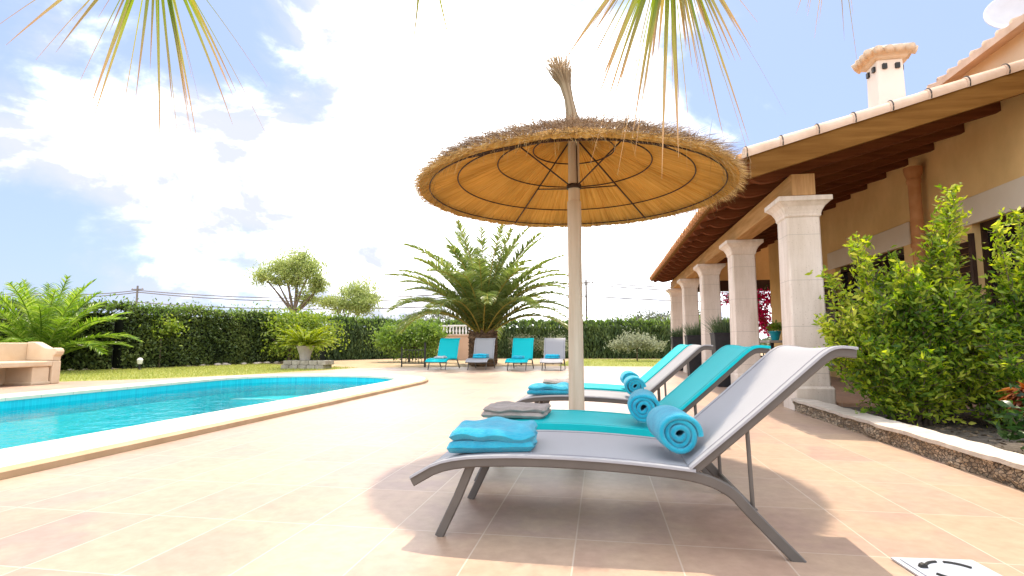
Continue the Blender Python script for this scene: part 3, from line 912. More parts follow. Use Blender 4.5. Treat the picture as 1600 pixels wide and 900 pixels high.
def reedmat():
    m = bpy.data.materials.new('reed_underside')
    nt, N, L, b = nodes(m)
    tcn = N.new('ShaderNodeTexCoord'); sp = N.new('ShaderNodeSeparateXYZ'); L.new(tcn.outputs['Object'], sp.inputs[0])
    at = math_(nt, 'ARCTAN2', sp.outputs['Y'], sp.outputs['X'])
    rr = math_(nt, 'SQRT', math_(nt, 'ADD', math_(nt, 'MULTIPLY', sp.outputs['X'], sp.outputs['X']), math_(nt, 'MULTIPLY', sp.outputs['Y'], sp.outputs['Y'])))
    cb = N.new('ShaderNodeCombineXYZ'); L.new(math_(nt, 'MULTIPLY', at, 60.0), cb.inputs[0]); L.new(math_(nt, 'MULTIPLY', rr, 2.2), cb.inputs[1])
    f = noise(nt, cb.outputs[0], 1.0, 6, 0.65)
    cb2 = N.new('ShaderNodeCombineXYZ'); L.new(math_(nt, 'MULTIPLY', at, 3.0), cb2.inputs[0]); L.new(math_(nt, 'MULTIPLY', rr, 2.0), cb2.inputs[1])
    f2 = noise(nt, cb2.outputs[0], 1.0, 3)
    c = ramp(nt, f, [(.3, (.50, .29, .065)), (.5, (.68, .42, .11)), (.72, (.80, .55, .18))])
    c = mixc(nt, 1.0, c, ramp(nt, f2, [(.3, (.86, .80, .70)), (.7, (1.08, 1.05, 1.0))]), 'MULTIPLY')
    L.new(c, b.inputs['Base Color']); b.inputs['Roughness'].default_value = .8; b.inputs['Specular IOR Level'].default_value = .2
    bump(nt, f, .6, .008, b)
    t = N.new('ShaderNodeBsdfTranslucent'); mx = N.new('ShaderNodeMixShader'); mx.inputs[0].default_value = .45
    L.new(c, t.inputs['Color']); L.new(b.outputs[0], mx.inputs[1]); L.new(t.outputs[0], mx.inputs[2])
    L.new(mx.outputs[0], N.get('Material Output').inputs['Surface'])
    return m
m = MB(); m.add(vs, fs); canopy = m.build('canopy', reedmat(), um)
# straw strands: top fuzz, rim fringe
def strands(n, r0, r1, zoff, lmin, lmax, wd, tilt, tj, aj, sag):
    a = rng.uniform(0, 2 * PI, n); r_ = np.sqrt(rng.uniform(r0 ** 2, r1 ** 2, n))
    p = np.stack([r_ * np.cos(a), r_ * np.sin(a), ZA - (ZA - ZR) * r_ / RR + zoff + rng.uniform(-.012, .012, n)], 1)
    a2 = a + rng.normal(0, aj, n); tl = tilt + rng.normal(0, tj, n)
    d = np.stack([np.cos(a2) * np.cos(tl), np.sin(a2) * np.cos(tl), np.sin(tl)], 1)
    return ribbons(p, d, rng.uniform(lmin, lmax, n), wd, sag, 2, twist=.9)
V, Q, U = join([strands(9000, .06, 1.16, .075, .10, .24, .0045, -.16, .20, .5, .25),
                strands(3600, .3, 1.2, .07, .06, .15, .0035, .30, .35, 1.2, .3), strands(2600, 1.05, 1.22, .045, .07, .14, .004, .05, .35, .9, .5)])
np_obj('straw_thatch', V, Q, M['thatch'], canopy, uv=U)
V, Q, U = join([strands(6500, 1.13, 1.225, .016, .07, .12, .0045, -.22, .22, .25, .4),
                strands(2600, 1.15, 1.225, .02, .06, .12, .004, -.1, .3, .5, .6),
                strands(500, 1.1, 1.22, .0, .08, .16, .0035, -.95, .3, .5, .4)])
np_obj('straw_fringe', V, Q, M['thatch_under'], canopy, uv=U)
# tuft: bundle tied over the pole, leaning left
nT = 900
a = rng.uniform(0, 2 * PI, nT); q = np.sqrt(rng.uniform(0, 1, nT))
parts = []
z0 = 2.58
V_ = []; Q_ = []; U_ = []
segz = [0, .12, .25, .37, .50, .63]
rad_ = [.080, .050, .040, .050, .078, .15]
lean = [0, -.012, -.034, -.062, -.094, -.128]
wv = .005
idx = 0
verts = []; quads = []; uvs = []
for i in range(nT):
    stop = 6 if random.random() < .6 else 5
    for k in range(stop):
        fz = random.gauss(0, .012) if k == stop - 1 else 0
        rr_ = rad_[k] * q[i] * (1 + (.7 * random.random() - .15 if k > 3 else 0))
        x = lean[k] + rr_ * math.cos(a[i]) + fz; y = rr_ * math.sin(a[i]) + fz
        z = z0 + segz[k] * (1 - .10 * q[i] * (k > 3)) + (random.uniform(-.02, .05) if k == stop - 1 else 0)
        ww = wv * (1 if k < stop - 1 else .3)
        ca, sa = math.cos(a[i] + PI / 2), math.sin(a[i] + PI / 2)
        verts += [(x - ca * ww / 2, y - sa * ww / 2, z), (x + ca * ww / 2, y + sa * ww / 2, z)]
        uvs += [(0, k / 5), (1, k / 5)]
        if k: quads.append((idx + 2 * k - 2, idx + 2 * k - 1, idx + 2 * k + 1, idx + 2 * k))
    idx += stop * 2
tuft = np_obj('straw_tuft', np.array(verts), np.array(quads), M['tuft'], um, uv=np.array(uvs))
m = MB(); m.tube([(lean[k], 0, z0 + segz[k]) for k in range(5)], [.07, .040, .035, .042, .05], 14); m.build('tuft_core', M['pole'], tuft, smooth=True)
V, Q, U = strands(1400, .02, .2, .07, .08, .18, .004, -.5, .25, .4, .4); np_obj('straw_collar', V, Q, M['thatch'], um, uv=U)
m = MB()
for r_ in (1.16, .94, .62, .33):
    m.ring((0, 0, cone(r_) - .018), r_, .0055, 96, 6)
m.build('wire_ring', M['wiremetal'], um, smooth=True)
for ad in (57, 123, -57, -123):
    a = R(ad)
    m = MB(); m.tube([(.05 * math.cos(a), .05 * math.sin(a), cone(.05) - .03), (1.17 * math.cos(a), 1.17 * math.sin(a), cone(1.17) - .02)], .007, 6)
    m.build('rib', M['wiremetal'], um, smooth=True)
    m = MB(); m.tube([(.05 * math.cos(a), .05 * math.sin(a), 2.085), (.66 * math.cos(a), .66 * math.sin(a), cone(.66) - .026)], .006, 6)
    m.build('strut', M['wiremetal'], um, smooth=True)
m = MB(); m.tube([(.03, -.052, 2.09), (.025, -.05, 2.50)], .005, 6); m.build('stay_wire', M['wiremetal'], um, smooth=True)
m = MB(); m.lathe([(.058, 2.07), (.060, 2.075), (.060, 2.10), (.058, 2.105)], n=20); m.build('collar', M['wiremetal'], um, smooth=40)

# ------------------------------------------------------------------ villa with the porch
EX, EZ, SL = 1.80, 3.05, .283     # eave line and roof slope
VY0, VY1 = 6.62, 19.75
WX = 5.0
zr = lambda x: EZ + (x - EX) * SL  # top of the boards
va = thing('villa', 'cream and ochre villa with a columned wooden porch and clay tile roof', 'house', (5, 13, 0))
def part(mb, name, mat, parent=None, **k): return mb.build(name, mat, parent or va, world=True, **k)
# back wall with two openings, butted pieces
WE = 17.2
m = MB()
def wallbox(y0, y1, z0, z1): m.box(WX, WX + .25, y0, y1, z0, z1)
wallbox(5.4, 6.2, 0, 3.9); wallbox(6.2, 8.2, 2.45, 3.9); wallbox(8.2, 9.9, 0, 3.9); wallbox(9.9, 12.6, 2.45, 3.9); wallbox(12.6, WE, 0, 3.9)
part(m, 'porch_wall', M['ochre'])
m = MB(); m.box(WX + .002, WX + .25, 5.4, WE, 3.9, 4.52); m.box(WX + .25, 11.5, 5.4, 5.65, 0, 4.52); m.box(WX + .25, 11.5, WE - .25, WE - .002, 0, 4.52)
m.prism([(WX + .0, 4.52), (11.5, 4.52), (8.25, 5.5)], 'y', 5.4, 5.65)
part(m, 'upper_wall', M['cream'])
# house roof
m = MB()
for x0, z0_, x1, z1_ in ((WX - .22, 4.45, 8.25, 5.50), (11.72, 4.45, 8.25, 5.56)):
    m.prism([(x0, z0_), (x1, z1_), (x1, z1_ + .10), (x0, z0_ + .09)], 'y', 5.2, WE + .2)
hr = part(m, 'house_roof', M['tile'])
m = MB()
yy = 5.3
while yy < WE + .1:
    a_, b_ = (WX - .12, yy, 4.60), (8.2, yy, 5.62)
    m.tube([a_, b_], .06, 8); yy += .24
part(m, 'tile_row', M['tile'], hr, smooth=True)
# lintels and openings
for y0, y1 in ((5.9, 8.45), (9.65, 12.9)):
    m = MB(); m.box(WX - .035, WX - .003, y0, y1, 2.43, 2.80); part(m, 'lintel', M['lintel'], bevel=.01)
for y0, y1 in ((6.2, 8.2), (9.9, 12.6)):
    m = MB(); m.box(WX + .16, WX + .19, y0 - .02, y1 + .02, 0.0, 2.47); d_ = part(m, 'glass_door', M['darkglass'])
    f = MB()
    n_ = 3
    for k in range(n_ + 1):
        yk = y0 + (y1 - y0) * k / n_
        f.box(WX + .10, WX + .158, max(y0 + .002, yk - .045), min(y1 - .002, yk + .045), .1, 2.448)
    for k in range(n_):
        ya = y0 + (y1 - y0) * k / n_ + .047; yb = y0 + (y1 - y0) * (k + 1) / n_ - .047
        f.box(WX + .10, WX + .158, ya, yb, 2.34, 2.446); f.box(WX + .10, WX + .158, ya, yb, .1, .28); f.box(WX + .10, WX + .158, ya, yb, 1.15, 1.22)
    part(f, 'door_frame', M['brownframe'], d_)
    m = MB()
    for k in range(22):
        z = .35 + k * .085
        m.prism([(WX - .075, z), (WX - .05, z), (WX - .03, z + .07), (WX - .055, z + .07)], 'y', y1 - .03, y1 + .62)
    m.box(WX - .08, WX - .03, y1 - .09, y1 - .032, .25, 2.3); m.box(WX - .08, WX - .03, y1 + .622, y1 + .68, .25, 2.3)
    part(m, 'shutter', M['brownframe'])
# terracotta half columns / down pipes on the wall
for y in (9.2, 14.75):
    m = MB(); m.lathe([(.085, 1.0), (.085, 3.30), (.10, 3.32), (.10, 3.37), (.09, 3.38), (.12, 3.47), (.13, 3.52), (.13, 3.56)], (WX - .14, y, 0), 18)
    m.lathe([(.095, 2.30), (.103, 2.31), (.103, 2.36), (.095, 2.37)], (WX - .14, y, 0), 18)
    part(m, 'down_pipe', M['terracotta'], smooth=40)
# roof deck: boards
m = MB()
yy = VY0
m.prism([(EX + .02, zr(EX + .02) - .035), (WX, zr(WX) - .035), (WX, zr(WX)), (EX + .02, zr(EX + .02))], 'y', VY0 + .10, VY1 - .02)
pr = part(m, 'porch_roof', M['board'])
m = MB()   # the joints of the boards
x = EX + .16
while x < WX - .05:
    m.box(x - .004, x + .004, VY0 + .12, VY1 - .04, zr(x) - .040, zr(x) - .033); x += .14
part(m, 'board_batten', M['brownframe'], pr)
# barrel tiles over the deck, their ends scalloping the eave
m = MB()
yy = VY0 + .3; 
def half_tile(mb, y, x0, x1, r0, lift, up=True):
    n_ = 7; vs = []; 
    for x_ in (x0, x1):
        for rr_ in (r0, r0 - .016):
            for i in range(n_):
                a = PI * i / (n_ - 1)
                vs.append((x_, y + rr_ * math.cos(a), zr(x_) + lift + (rr_ * math.sin(a) if up else -rr_ * math.sin(a))))
    fs = []
    def ix(e, s_, i): return e * 2 * n_ + s_ * n_ + i
    for i in range(n_ - 1):
        fs.append((ix(0, 0, i), ix(0, 0, i + 1), ix(1, 0, i + 1), ix(1, 0, i)))
        fs.append((ix(0, 1, i + 1), ix(0, 1, i), ix(1, 1, i), ix(1, 1, i + 1)))
        fs.append((ix(0, 0, i + 1), ix(0, 0, i), ix(0, 1, i), ix(0, 1, i + 1)))
        fs.append((ix(1, 0, i), ix(1, 0, i + 1), ix(1, 1, i + 1), ix(1, 1, i)))
    mb.add(vs, fs)
while yy < VY1 - .05:
    x0 = EX - .10
    k = 0
    while x0 < WX - .1:
        half_tile(m, yy + random.uniform(-.006, .006), x0 + random.uniform(-.008, .008), min(x0 + .47, WX - .004), .088, .045 + .012 * (k % 2))
        x0 += .42; k += 1
    x0 = EX - .06; k = 0
    while x0 < WX - .1:
        half_tile(m, yy + .115, x0, min(x0 + .47, WX - .004), .078, .082 + .012 * (k % 2), False); x0 += .42; k += 1
    yy += .23
part(m, 'roof_tiles', M['tile_red'], pr, smooth=40)
# eave fascia strip (mortar under the tiles)
m = MB(); m.prism([(EX - .03, zr(EX) - .03), (EX + .018, zr(EX) - .03), (EX + .018, zr(EX) + .02), (EX - .03, zr(EX) + .01)], 'y', VY0 + .1, VY1 - .02); part(m, 'eave_board', M['barge'], pr)
# verge: cap tiles along the front rake, with clips
m = MB(); clips = []
x0 = EX - .08; k = 0
dirx = Vector((1, 0, SL)).normalized()
while x0 < WX + .05:
    x1 = x0 + .40
    for (mb2, xa, xb, r0, col) in ((m, x0, x1, .098, 0),):
        n_ = 9; vs = []
        for x_, rr_ in ((xa, r0), (xb, r0 - .012)):
            for i in range(n_):
                a = -0.5 + (PI + 0.5) * i / (n_ - 1)
                vs.append((x_, VY0 + .08 - rr_ * math.cos(a), zr(x_) + .035 + rr_ * math.sin(a)))
        fs = [(i, i + 1, n_ + i + 1, n_ + i) for i in range(n_ - 1)] + [tuple(range(n_ - 1, -1, -1)), tuple(range(n_, 2 * n_))]
        mb2.add(vs, fs)
    c_ = MB(); clips.append(c_); c_.tube([(x0 + .02, VY0 - .022 + .1 - .1 * math.cos(a), zr(x0 + .02) + .035 + .104 * math.sin(a)) for a in [R(q_) for q_ in range(-25, 120, 18)]], .006, 6)
    x0 += .40; k += 1
vt = part(m, 'verge_tile', M['tile'], pr, smooth=40)
for c_ in clips: part(c_, 'tile_clip', M['darkmetal'], vt)
m = MB(); m.prism([(EX - .02, zr(EX - .02) - .27), (WX + .05, zr(WX + .05) - .27), (WX + .05, zr(WX + .05) + .03), (EX - .02, zr(EX - .02) + .03)], 'y', VY0 + .02, VY0 + .075)
part(m, 'barge_board', M['barge'])
# rafters with carved tails
def rafter_poly():
    top = -.036; dep = .19
    pts = []
    # carved tail between eave and x = EX+.62
    tail = [(0.0, .05), (.03, .085), (.07, .10), (.11, .085), (.14, .075), (.18, .085), (.23, .125), (.29, .16), (.36, .18), (.44, dep), (.62, dep)]
    for dx, d in tail: pts.append((EX + .03 + dx, zr(EX + .03 + dx) + top - d))
    pts.append((WX - .002, zr(WX) + top - dep)); pts.append((WX - .002, zr(WX) + top - .002)); pts.append((EX + .03, zr(EX + .03) + top - .002))
    return pts
rp = rafter_poly()
y = 7.47 - .7
rr0 = None
k = 0
while y < VY1 - .1:
    if rr0 is None:
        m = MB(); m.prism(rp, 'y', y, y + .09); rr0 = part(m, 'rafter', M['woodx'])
    else:
        c = rr0.copy(); COL.objects.link(c); c.location = (0, .7 * k, 0)
    k += 1; y = 7.47 - .7 + .7 * k
# beam over the columns
BX0, BX1 = 2.40, 2.68
m = MB(); m.box(BX0, BX1, 7.19, VY1 - .3, 2.675, 2.955); part(m, 'porch_beam', M['wood'], bevel=.008)
m = MB(); m.box(BX0 + .004, BX1 - .004, 7.183, 7.189, 2.68, 2.95); part(m, 'beam_end', M['endgrain'])
m = MB(); m.box(BX1 + .004, 7.5, 19.1, 19.32, 2.58, 2.93); part(m, 'cross_beam', M['brownframe'])
# columns
col0 = None
for y in (7.5, 10.45, 13.45, 16.4, 19.2):
    if col0 is None:
        m = MB(); m.sqlathe([(.212, .30), (.204, 1.0), (.198, 2.42)], (2.56, 7.5, 0), .02); col0 = part(m, 'column', M['column'])
        m = MB(); m.sqlathe([(.235, 0), (.235, .27), (.215, .298)], (2.575, 7.5, 0), .02); part(m, 'column_base', M['column'], col0)
        m = MB(); m.sqlathe([(.199, 2.422), (.212, 2.44), (.212, 2.465), (.222, 2.50), (.25, 2.555), (.295, 2.60), (.318, 2.615), (.318, 2.672)], (2.56, 7.5, 0), .012); part(m, 'capital', M['column'], col0)
    else:
        c = copy_tree(col0, va); c.location = (0, y - 7.5, 0)
# chimney on the porch roof
m = MB(); cx, cy = 4.46, 9.0
m.sqlathe([(.195, 3.83), (.187, 4.6), (.18, 5.18)], (cx, cy, 0), .015)
ch = part(m, 'chimney', M['chimney'])
m = MB()
for k in range(4):
    a = k * PI / 2
    for s in (-.09, .09):
        px, py = (cx + .187 * math.cos(a) - s * math.sin(a), cy + .187 * math.sin(a) + s * math.cos(a))
        m = MB(); m.box(px - .03, px + .03, py - .03, py + .03, 5.03, 5.11); part(m, 'smoke_hole', M['darkmetal'], ch)
m = MB(); m.sqlathe([(.20, 5.182), (.23, 5.20), (.245, 5.24), (.30, 5.27)], (cx, cy, 0), .01)
m.sqlathe([(.30, 5.272), (.31, 5.285), (.12, 5.40), (.06, 5.43), (.06, 5.48)], (cx, cy, 0), .01)
cap = part(m, 'chimney_cap', M['captile'], ch)
m = MB()
for k in range(4):
    a = k * PI / 2
    for s in (-.24, -.08, .08, .24):
        m.tube([(cx + .345 * math.cos(a) - s * math.sin(a), cy + .345 * math.sin(a) + s * math.cos(a), 5.272), (cx + .10 * math.cos(a) - s * .35 * math.sin(a), cy + .10 * math.sin(a) + s * .35 * math.cos(a), 5.415)], [.062, .04], 10)
part(m, 'cap_tile', M['captile'], cap, smooth=True)
m = MB(); m.prism([(WX + .02, zr(WX) - .04), (7.6, zr(7.6) - .04), (7.6, zr(7.6) + .02), (WX + .02, zr(WX) + .02)], 'y', WE + .21, VY1 - .02); part(m, 'porch_roof_wing', M['board'])
m = MB(); m.prism([(2.70, 2.932), (7.5, 2.932), (7.5, zr(7.5) - .045), (2.70, zr(2.70) - .045)], 'y', 19.12, 19.30); part(m, 'gable_panel', M['ochre'])
# porch floor slab
m = MB(); m.box(2.85, WX - .003, 7.35, 19.6, -.01, .10); part(m, 'porch_floor', M['porchfloor'], bevel=.01)

# satellite dish on the roof
t = thing('satellite_dish', 'grey satellite dish on the villa roof behind the upper eave', 'satellite dish', (6.5, 9.0, 4.98))
m = MB(); prof = [(.02, 0), (.2, .02), (.38, .07), (.52, .14), (.53, .15), (.52, .155), (.38, .085), (.2, .035), (.02, .015)]
m.lathe(prof, (0, 0, 0), 32)
d_ = m.build('dish', M['greymetal'], t, smooth=True); d_.rotation_euler = (R(60), 0, R(-25)); d_.location = (0, 0, .82)
m = MB(); m.tube([(0, 0.02, -.1), (0, .02, .8)], .03, 10); m.build('mast', M['greymetal'], t, smooth=True)
m = MB(); m.tube([(.0, -.1, .5), (.12, -.42, .62), (.17, -.5, .85)], .015, 8); m.build('feed_arm', M['greymetal'], t, smooth=True)

# ------------------------------------------------------------------ planters, porch furniture
pl0 = None
PLAB = ['nearest tall black planter with wispy grass, between the second and third porch columns',
        'middle tall black planter with wispy grass, between the third and fourth porch columns',
        'farthest tall black planter with wispy grass, beside the last porch columns']
for k, (x, y) in enumerate([(2.36, 11.15), (2.33, 14.35), (2.38, 17.6)]):
    if pl0 is None:
        pl0 = thing('tall_planter', PLAB[0], 'planter', (x, y, 0), 0, 'tall black planters along the porch')
        m = MB(); m.sqlathe([(.18, 0), (.225, 1.0), (.235, 1.005), (.235, 1.03), (.20, 1.03), (.195, .97)], (0, 0, 0), .012); m.build('planter_box', M['planter'], pl0)
        n_ = 420
        p = np.stack([rng.uniform(-.17, .17, n_), rng.uniform(-.17, .17, n_), np.full(n_, .97)], 1)
        d = np.stack([p[:, 0] * 2.2 + rng.normal(0, .25, n_), p[:, 1] * 2.2 + rng.normal(0, .25, n_), np.ones(n_)], 1)
        V, Q, U = ribbons(p, d, rng.uniform(.22, .46, n_), .012, .6, 3)
        np_obj('foliage', V, Q, M['herb'], pl0, uv=U)
    else:
        c = copy_tree(pl0); c.location = (x, y, 0); c.rotation_euler = (0, 0, R(90 * k)); c['label'] = PLAB[k]

t = thing('porch_table', 'long stone-topped table on metal legs standing under the porch', 'table', (3.95, 13.0, .10))
m = MB(); m.box(-.5, .5, -.9, .9, .74, .79); m.build('tabletop', M['kerbtop'], t, bevel=.01)
for sx in (-1, 1):
    for sy in (-1, 1):
        m = MB(); m.box(sx * .42 - .03, sx * .42 + .03, sy * .8 - .03, sy * .8 + .03, 0, .738); m.build('leg', M['darkmetal'], t)
def porch_chair(label, loc, rz):
    t = thing('porch_chair', label, 'chair', loc, rz, 'dark metal chairs around the porch table')
    m = MB(); m.box(-.22, .22, -.21, .21, .43, .46); m.build('seat', M['darkmetal'], t, bevel=.008)
    m = MB()
    m.tube([(-.21, .2, .44), (-.215, .26, .9), (.215, .26, .9), (.21, .2, .44)], .014, 8)
    for k in range(5):
        x = -.15 + .075 * k; m.tube([(x, .205, .45), (x, .26, .9)], .008, 6)
    m.build('backrest', M['darkmetal'], t, smooth=40)
    for sx in (-1, 1):
        for sy in (-1, 1):
            m = MB(); m.tube([(sx * .20, sy * .19, .43), (sx * .225, sy * .23, 0)], .014, 8); m.build('leg', M['darkmetal'], t, smooth=40)
        m = MB(); m.tube([(sx * .215, .22, .66), (sx * .23, -.05, .67), (sx * .22, -.19, .64), (sx * .205, -.19, .44)], .013, 8); m.build('armrest', M['darkmetal'], t, smooth=40)
porch_chair('dark metal chair at the pool side of the porch table, nearer the camera', (3.28, 12.55, .10), R(82))
porch_chair('dark metal chair at the pool side of the porch table, farther end', (3.28, 13.4, .10), R(98))
porch_chair('dark metal chair at the near end of the porch table', (3.85, 11.85, .10), R(178))
def flower_pot(label, mat, loc, r_, leafm, flower=None):
    t = thing('flower_pot', label, 'flower pot', loc, 0, 'glazed flower pots on the porch table')
    m = MB(); m.lathe([(r_ * .62, 0), (r_ * .9, r_ * 1.2), (r_, r_ * 1.5), (r_ * 1.06, r_ * 1.55), (r_ * 1.06, r_ * 1.75), (r_ * .92, r_ * 1.75), (r_ * .9, r_ * 1.6)], (0, 0, 0), 20); m.build('pot', mat, t, smooth=40)
    n_ = 160
    d = unit(rng.normal(0, 1, (n_, 3)) * [1, 1, .7] + [0, 0, .5]); p = d * rng.uniform(.3, 1, (n_, 1)) * r_ * 1.5 + [0, 0, r_ * 2.2]
    V, Q = leaves(p, d, .07, .6); np_obj('foliage', V, Q, leafm, t)
flower_pot('turquoise glazed flower pot at the left on the porch table', M['pot_teal'], (3.72, 12.62, .892), .115, M['lime'])
flower_pot('deep blue glazed flower pot right of the turquoise one on the porch table', M['pot_blue'], (4.08, 12.75, .892), .115, M['bushleaf'])
# bougainvillea hanging at the far end of the porch
t = thing('bougainvillea', 'magenta bougainvillea hanging at the far end of the porch', 'climbing plant', (5.25, 18.7, 0))
m = MB()
trail = [[(.55, 0, 0), (.5, .02, 1.2), (.2, 0, 2.2), (-.3, -.1, 2.45), (-1.0, -.2, 2.4)], [(.2, 0, 2.2), (-.1, -.15, 1.9), (-.15, -.2, 1.5), (.1, -.2, 1.2)]]
for p in trail: m.tube(smoothpath(p), .02, 6)
m.build('stem', M['bark'], t, smooth=True)
cs = []
for (c, s_, n_) in (((-.95, -.25, 2.25), (.30, .25, .20), 300), ((-.4, -.2, 2.35), (.35, .25, .16), 380), ((.15, -.2, 2.25), (.4, .25, .22), 480), ((-.22, -.25, 1.85), (.14, .14, .22), 380), ((-.12, -.28, 1.5), (.13, .13, .2), 320), ((.08, -.28, 1.25), (.17, .13, .12), 260), ((.6, -.1, 2.2), (.3, .2, .3), 300)):
    cs.append(rng.normal(0, 1, (n_, 3)) * np.array(s_) * .75 + np.array(c))
cs = np.concatenate(cs); V, Q = leaves(cs, rng.normal(0, 1, (len(cs), 3)), .075, .8); np_obj('flowers', V, Q, M['bougain'], t)
cs = cs[::4] + rng.normal(0, .08, (len(cs[::4]), 3)); V, Q = leaves(cs, rng.normal(0, 1, (len(cs), 3)), .08, .5); np_obj('foliage', V, Q, M['shrubdark'], t)

# ------------------------------------------------------------------ bed with kerb, shrubs
poly_sheet('planting_bed', [(2.45, .2), (WX, .2), (WX, 7.3), (2.45, 7.3)], .055, M['gravel'])
n_ = 1500
p = np.stack([rng.uniform(2.6, 4.8, n_), rng.uniform(2.2, 7.1, n_), np.full(n_, .06)], 1)
V, Q = leaves(p, rng.normal(0, 1, (n_, 3)) * [1, 1, .15], .05, .5, jit=.1)
tag(np_obj('leaf_litter', V, Q, surf('dry_leaf_litter', (.10, .07, .04), (.26, .20, .13), .9, 30)), 'dry leaves and bark scattered on the planting bed', 'leaf litter', kind='stuff')
kb = thing('stone_kerb', 'low rubble stone kerb with pale top edging the shrub bed', 'kerb', (2.42, 4.0, 0))
m = MB()
ny = 90; rows = []; nk = 420
prof_ = [(.0, -.01), (-.004, .02), (-.006, .045), (-.006, .07), (-.004, .095), (.0, .118), (.03, .126)]
for j in range(nk + 1):
    y = .6 + (7.25 - .6) * j / nk
    row = []
    for (dx, z) in prof_:
        ds, _p = mnoise.voronoi(Vector((y * 6.5, z * 9.5, 1.3)))
        relief = min(.5, ds[1] - ds[0]) * .07
        q_ = mnoise.noise(Vector((y * 3, z * 9, dx * 30))); q2 = mnoise.noise(Vector((y * 22, z * 40, 5)))
        row.append((2.335 + dx - relief + .016 * q_ + .007 * q2, y, z + .006 * q2))
    rows.append(row)
kp = len(prof_)
m.add([p_ for r_ in rows for p_ in r_], [(j * kp + k, j * kp + k + 1, (j + 1) * kp + k + 1, (j + 1) * kp + k) for j in range(nk) for k in range(kp - 1)])
m.box(2.36, 2.52, .6, 7.25, 0, .118)
part_o = m.build('kerb_stones', M['stonewall'], kb, world=True, smooth=50)
m = MB(); rows = []
for j in range(ny + 1):
    y = .6 + (7.25 - .6) * j / ny
    rows.append([(x + .018 * mnoise.noise(Vector((y * 4, x * 9, 2))), y, .150 + .010 * mnoise.noise(Vector((y * 6, x * 20, 8)))) for x in (2.285, 2.34, 2.42, 2.48, 2.52)])
m.sheet(rows, .028); m.build('kerb_cap', M['kerbtop'], kb, world=True, smooth=40)

def shrub(name, label, group, base, stems, mat, leaf, nper, seed, leaf_aspect=.42):
    """multi-stemmed shrub: arching stems, side twigs, leaves set along the twigs"""
    random.seed(seed)
    t = thing(name, label, 'shrub', base, 0, group)
    wood = MB(); C_ = []; D_ = []
    for (top, bow) in stems:
        b = Vector((random.uniform(-.12, .12), random.uniform(-.12, .12), 0)); e = Vector(top)
        mid = b.lerp(e, .5) + Vector(bow)
        pts = [b.lerp(mid, q_ / 5).lerp(mid.lerp(e, q_ / 5), q_ / 5) for q_ in range(6)]
        wood.tube(pts, [.014, .012, .010, .008, .006, .004], 6)
        ln = (e - b).length
        nt_ = int(nper * ln)
        for i in range(nt_):
            f = .12 + .88 * (i + random.random()) / nt_
            k = min(4, int(f * 5)); p0 = pts[k].lerp(pts[k + 1], f * 5 - k)
            axis = (pts[k + 1] - pts[k]).normalized()
            dr = (Vector((random.gauss(0, 1), random.gauss(0, 1), random.gauss(.35, .6))).normalized() + axis * .5).normalized()
            tl = random.uniform(.12, .42) * (1.15 - .75 * f)
            tl = max(tl, .07)
            p1 = p0 + dr * tl
            if random.random() < .4: wood.tube([p0, p1], [.004, .002], 4, False)
            nlv = max(4, int(tl / .030))
            for q_ in range(nlv):
                fq = (q_ + .5) / nlv
                C_.append(p0.lerp(p1, fq) + Vector((random.gauss(0, .014), random.gauss(0, .014), random.gauss(0, .012))))
                D_.append(dr * .6 + Vector((random.gauss(0, .7), random.gauss(0, .7), random.gauss(0.1, .4))))
    wood.build('stem', M['bark'], t, smooth=True)
    V, Q = leaves(np.array([tuple(c) for c in C_]), np.array([tuple(c) for c in D_]), leaf, leaf_aspect, .08)
    np_obj('foliage', V, Q, mat, t)
    return t
def stemset(n, rx, ry, z0, z1, seed, extra=()):
    r_ = random.Random(seed); out = []
    for i in range(n):
        a = r_.uniform(0, 2 * PI); q_ = math.sqrt(r_.random())
        z = z0 + (z1 - z0) * (1 - q_ ** 2 * .75) * r_.uniform(.6, 1.0)
        out.append(((rx * q_ * math.cos(a), ry * q_ * math.sin(a), z), (rx * q_ * math.cos(a) * .12, ry * q_ * math.sin(a) * .12, .12)))
    return out + list(extra)
gS = 'variegated shrubs in the bed beside the porch'
shrub('variegated_shrub', 'bushy yellow-green variegated shrub with one tall spray, in front of the nearest porch column', gS, (2.98, 5.9, .05),
      stemset(56, .85, .70, .3, 1.75, 3, [((.42, -.1, 2.26), (0, 0, .1)), ((.34, -.25, 2.12), (0, 0, .1)), ((.52, .0, 2.05), (0, 0, .1)), ((.25, -.1, 1.95), (0, 0, .1)), ((-.50, -.1, 1.75), (-.1, 0, .1)), ((-.35, .1, 1.85), (-.1, 0, .1)), ((-.72, 0, 1.45), (-.1, 0, .1)), ((-.85, -.1, 1.0), (-.1, 0, .1)), ((-.85, -.2, .7), (-.1, 0, .1))]), M['shrub'], .062, 82, 11)
shrub('variegated_shrub', 'variegated shrub at the right edge of the bed, growing in front of the dark door', gS, (3.72, 5.65, .05),
      stemset(52, .75, .75, .3, 1.75, 5, [((.05, -.1, 1.95), (0, 0, .1)), ((.25, -.1, 2.0), (0, 0, .1)), ((-.2, -.2, 1.8), (0, 0, .1)), ((.4, -.3, 1.85), (0, 0, .1))]), M['shrub'], .060, 80, 12)
shrub('leafy_bush', 'dark green glossy bush low behind the variegated shrubs', None, (3.5, 6.5, .05),
      stemset(26, .8, .45, .2, 1.5, 8), M['shrubdark'], .095, 26, 13)
shrub('low_bush', 'small dark leafy plant beside the rust-coloured croton', None, (3.0, 4.3, .05), stemset(9, .28, .25, .1, .42, 9), M['shrubdark'], .085, 40, 14)
t = thing('croton', 'rust-orange leaved plant at the right edge of the bed', 'plant', (3.42, 4.95, .05))
t.location = (2.98, 4.45, .05)
n_ = 260
d = unit(rng.normal(0, 1, (n_, 3)) * [1, 1, .8] + [0, 0, .3])
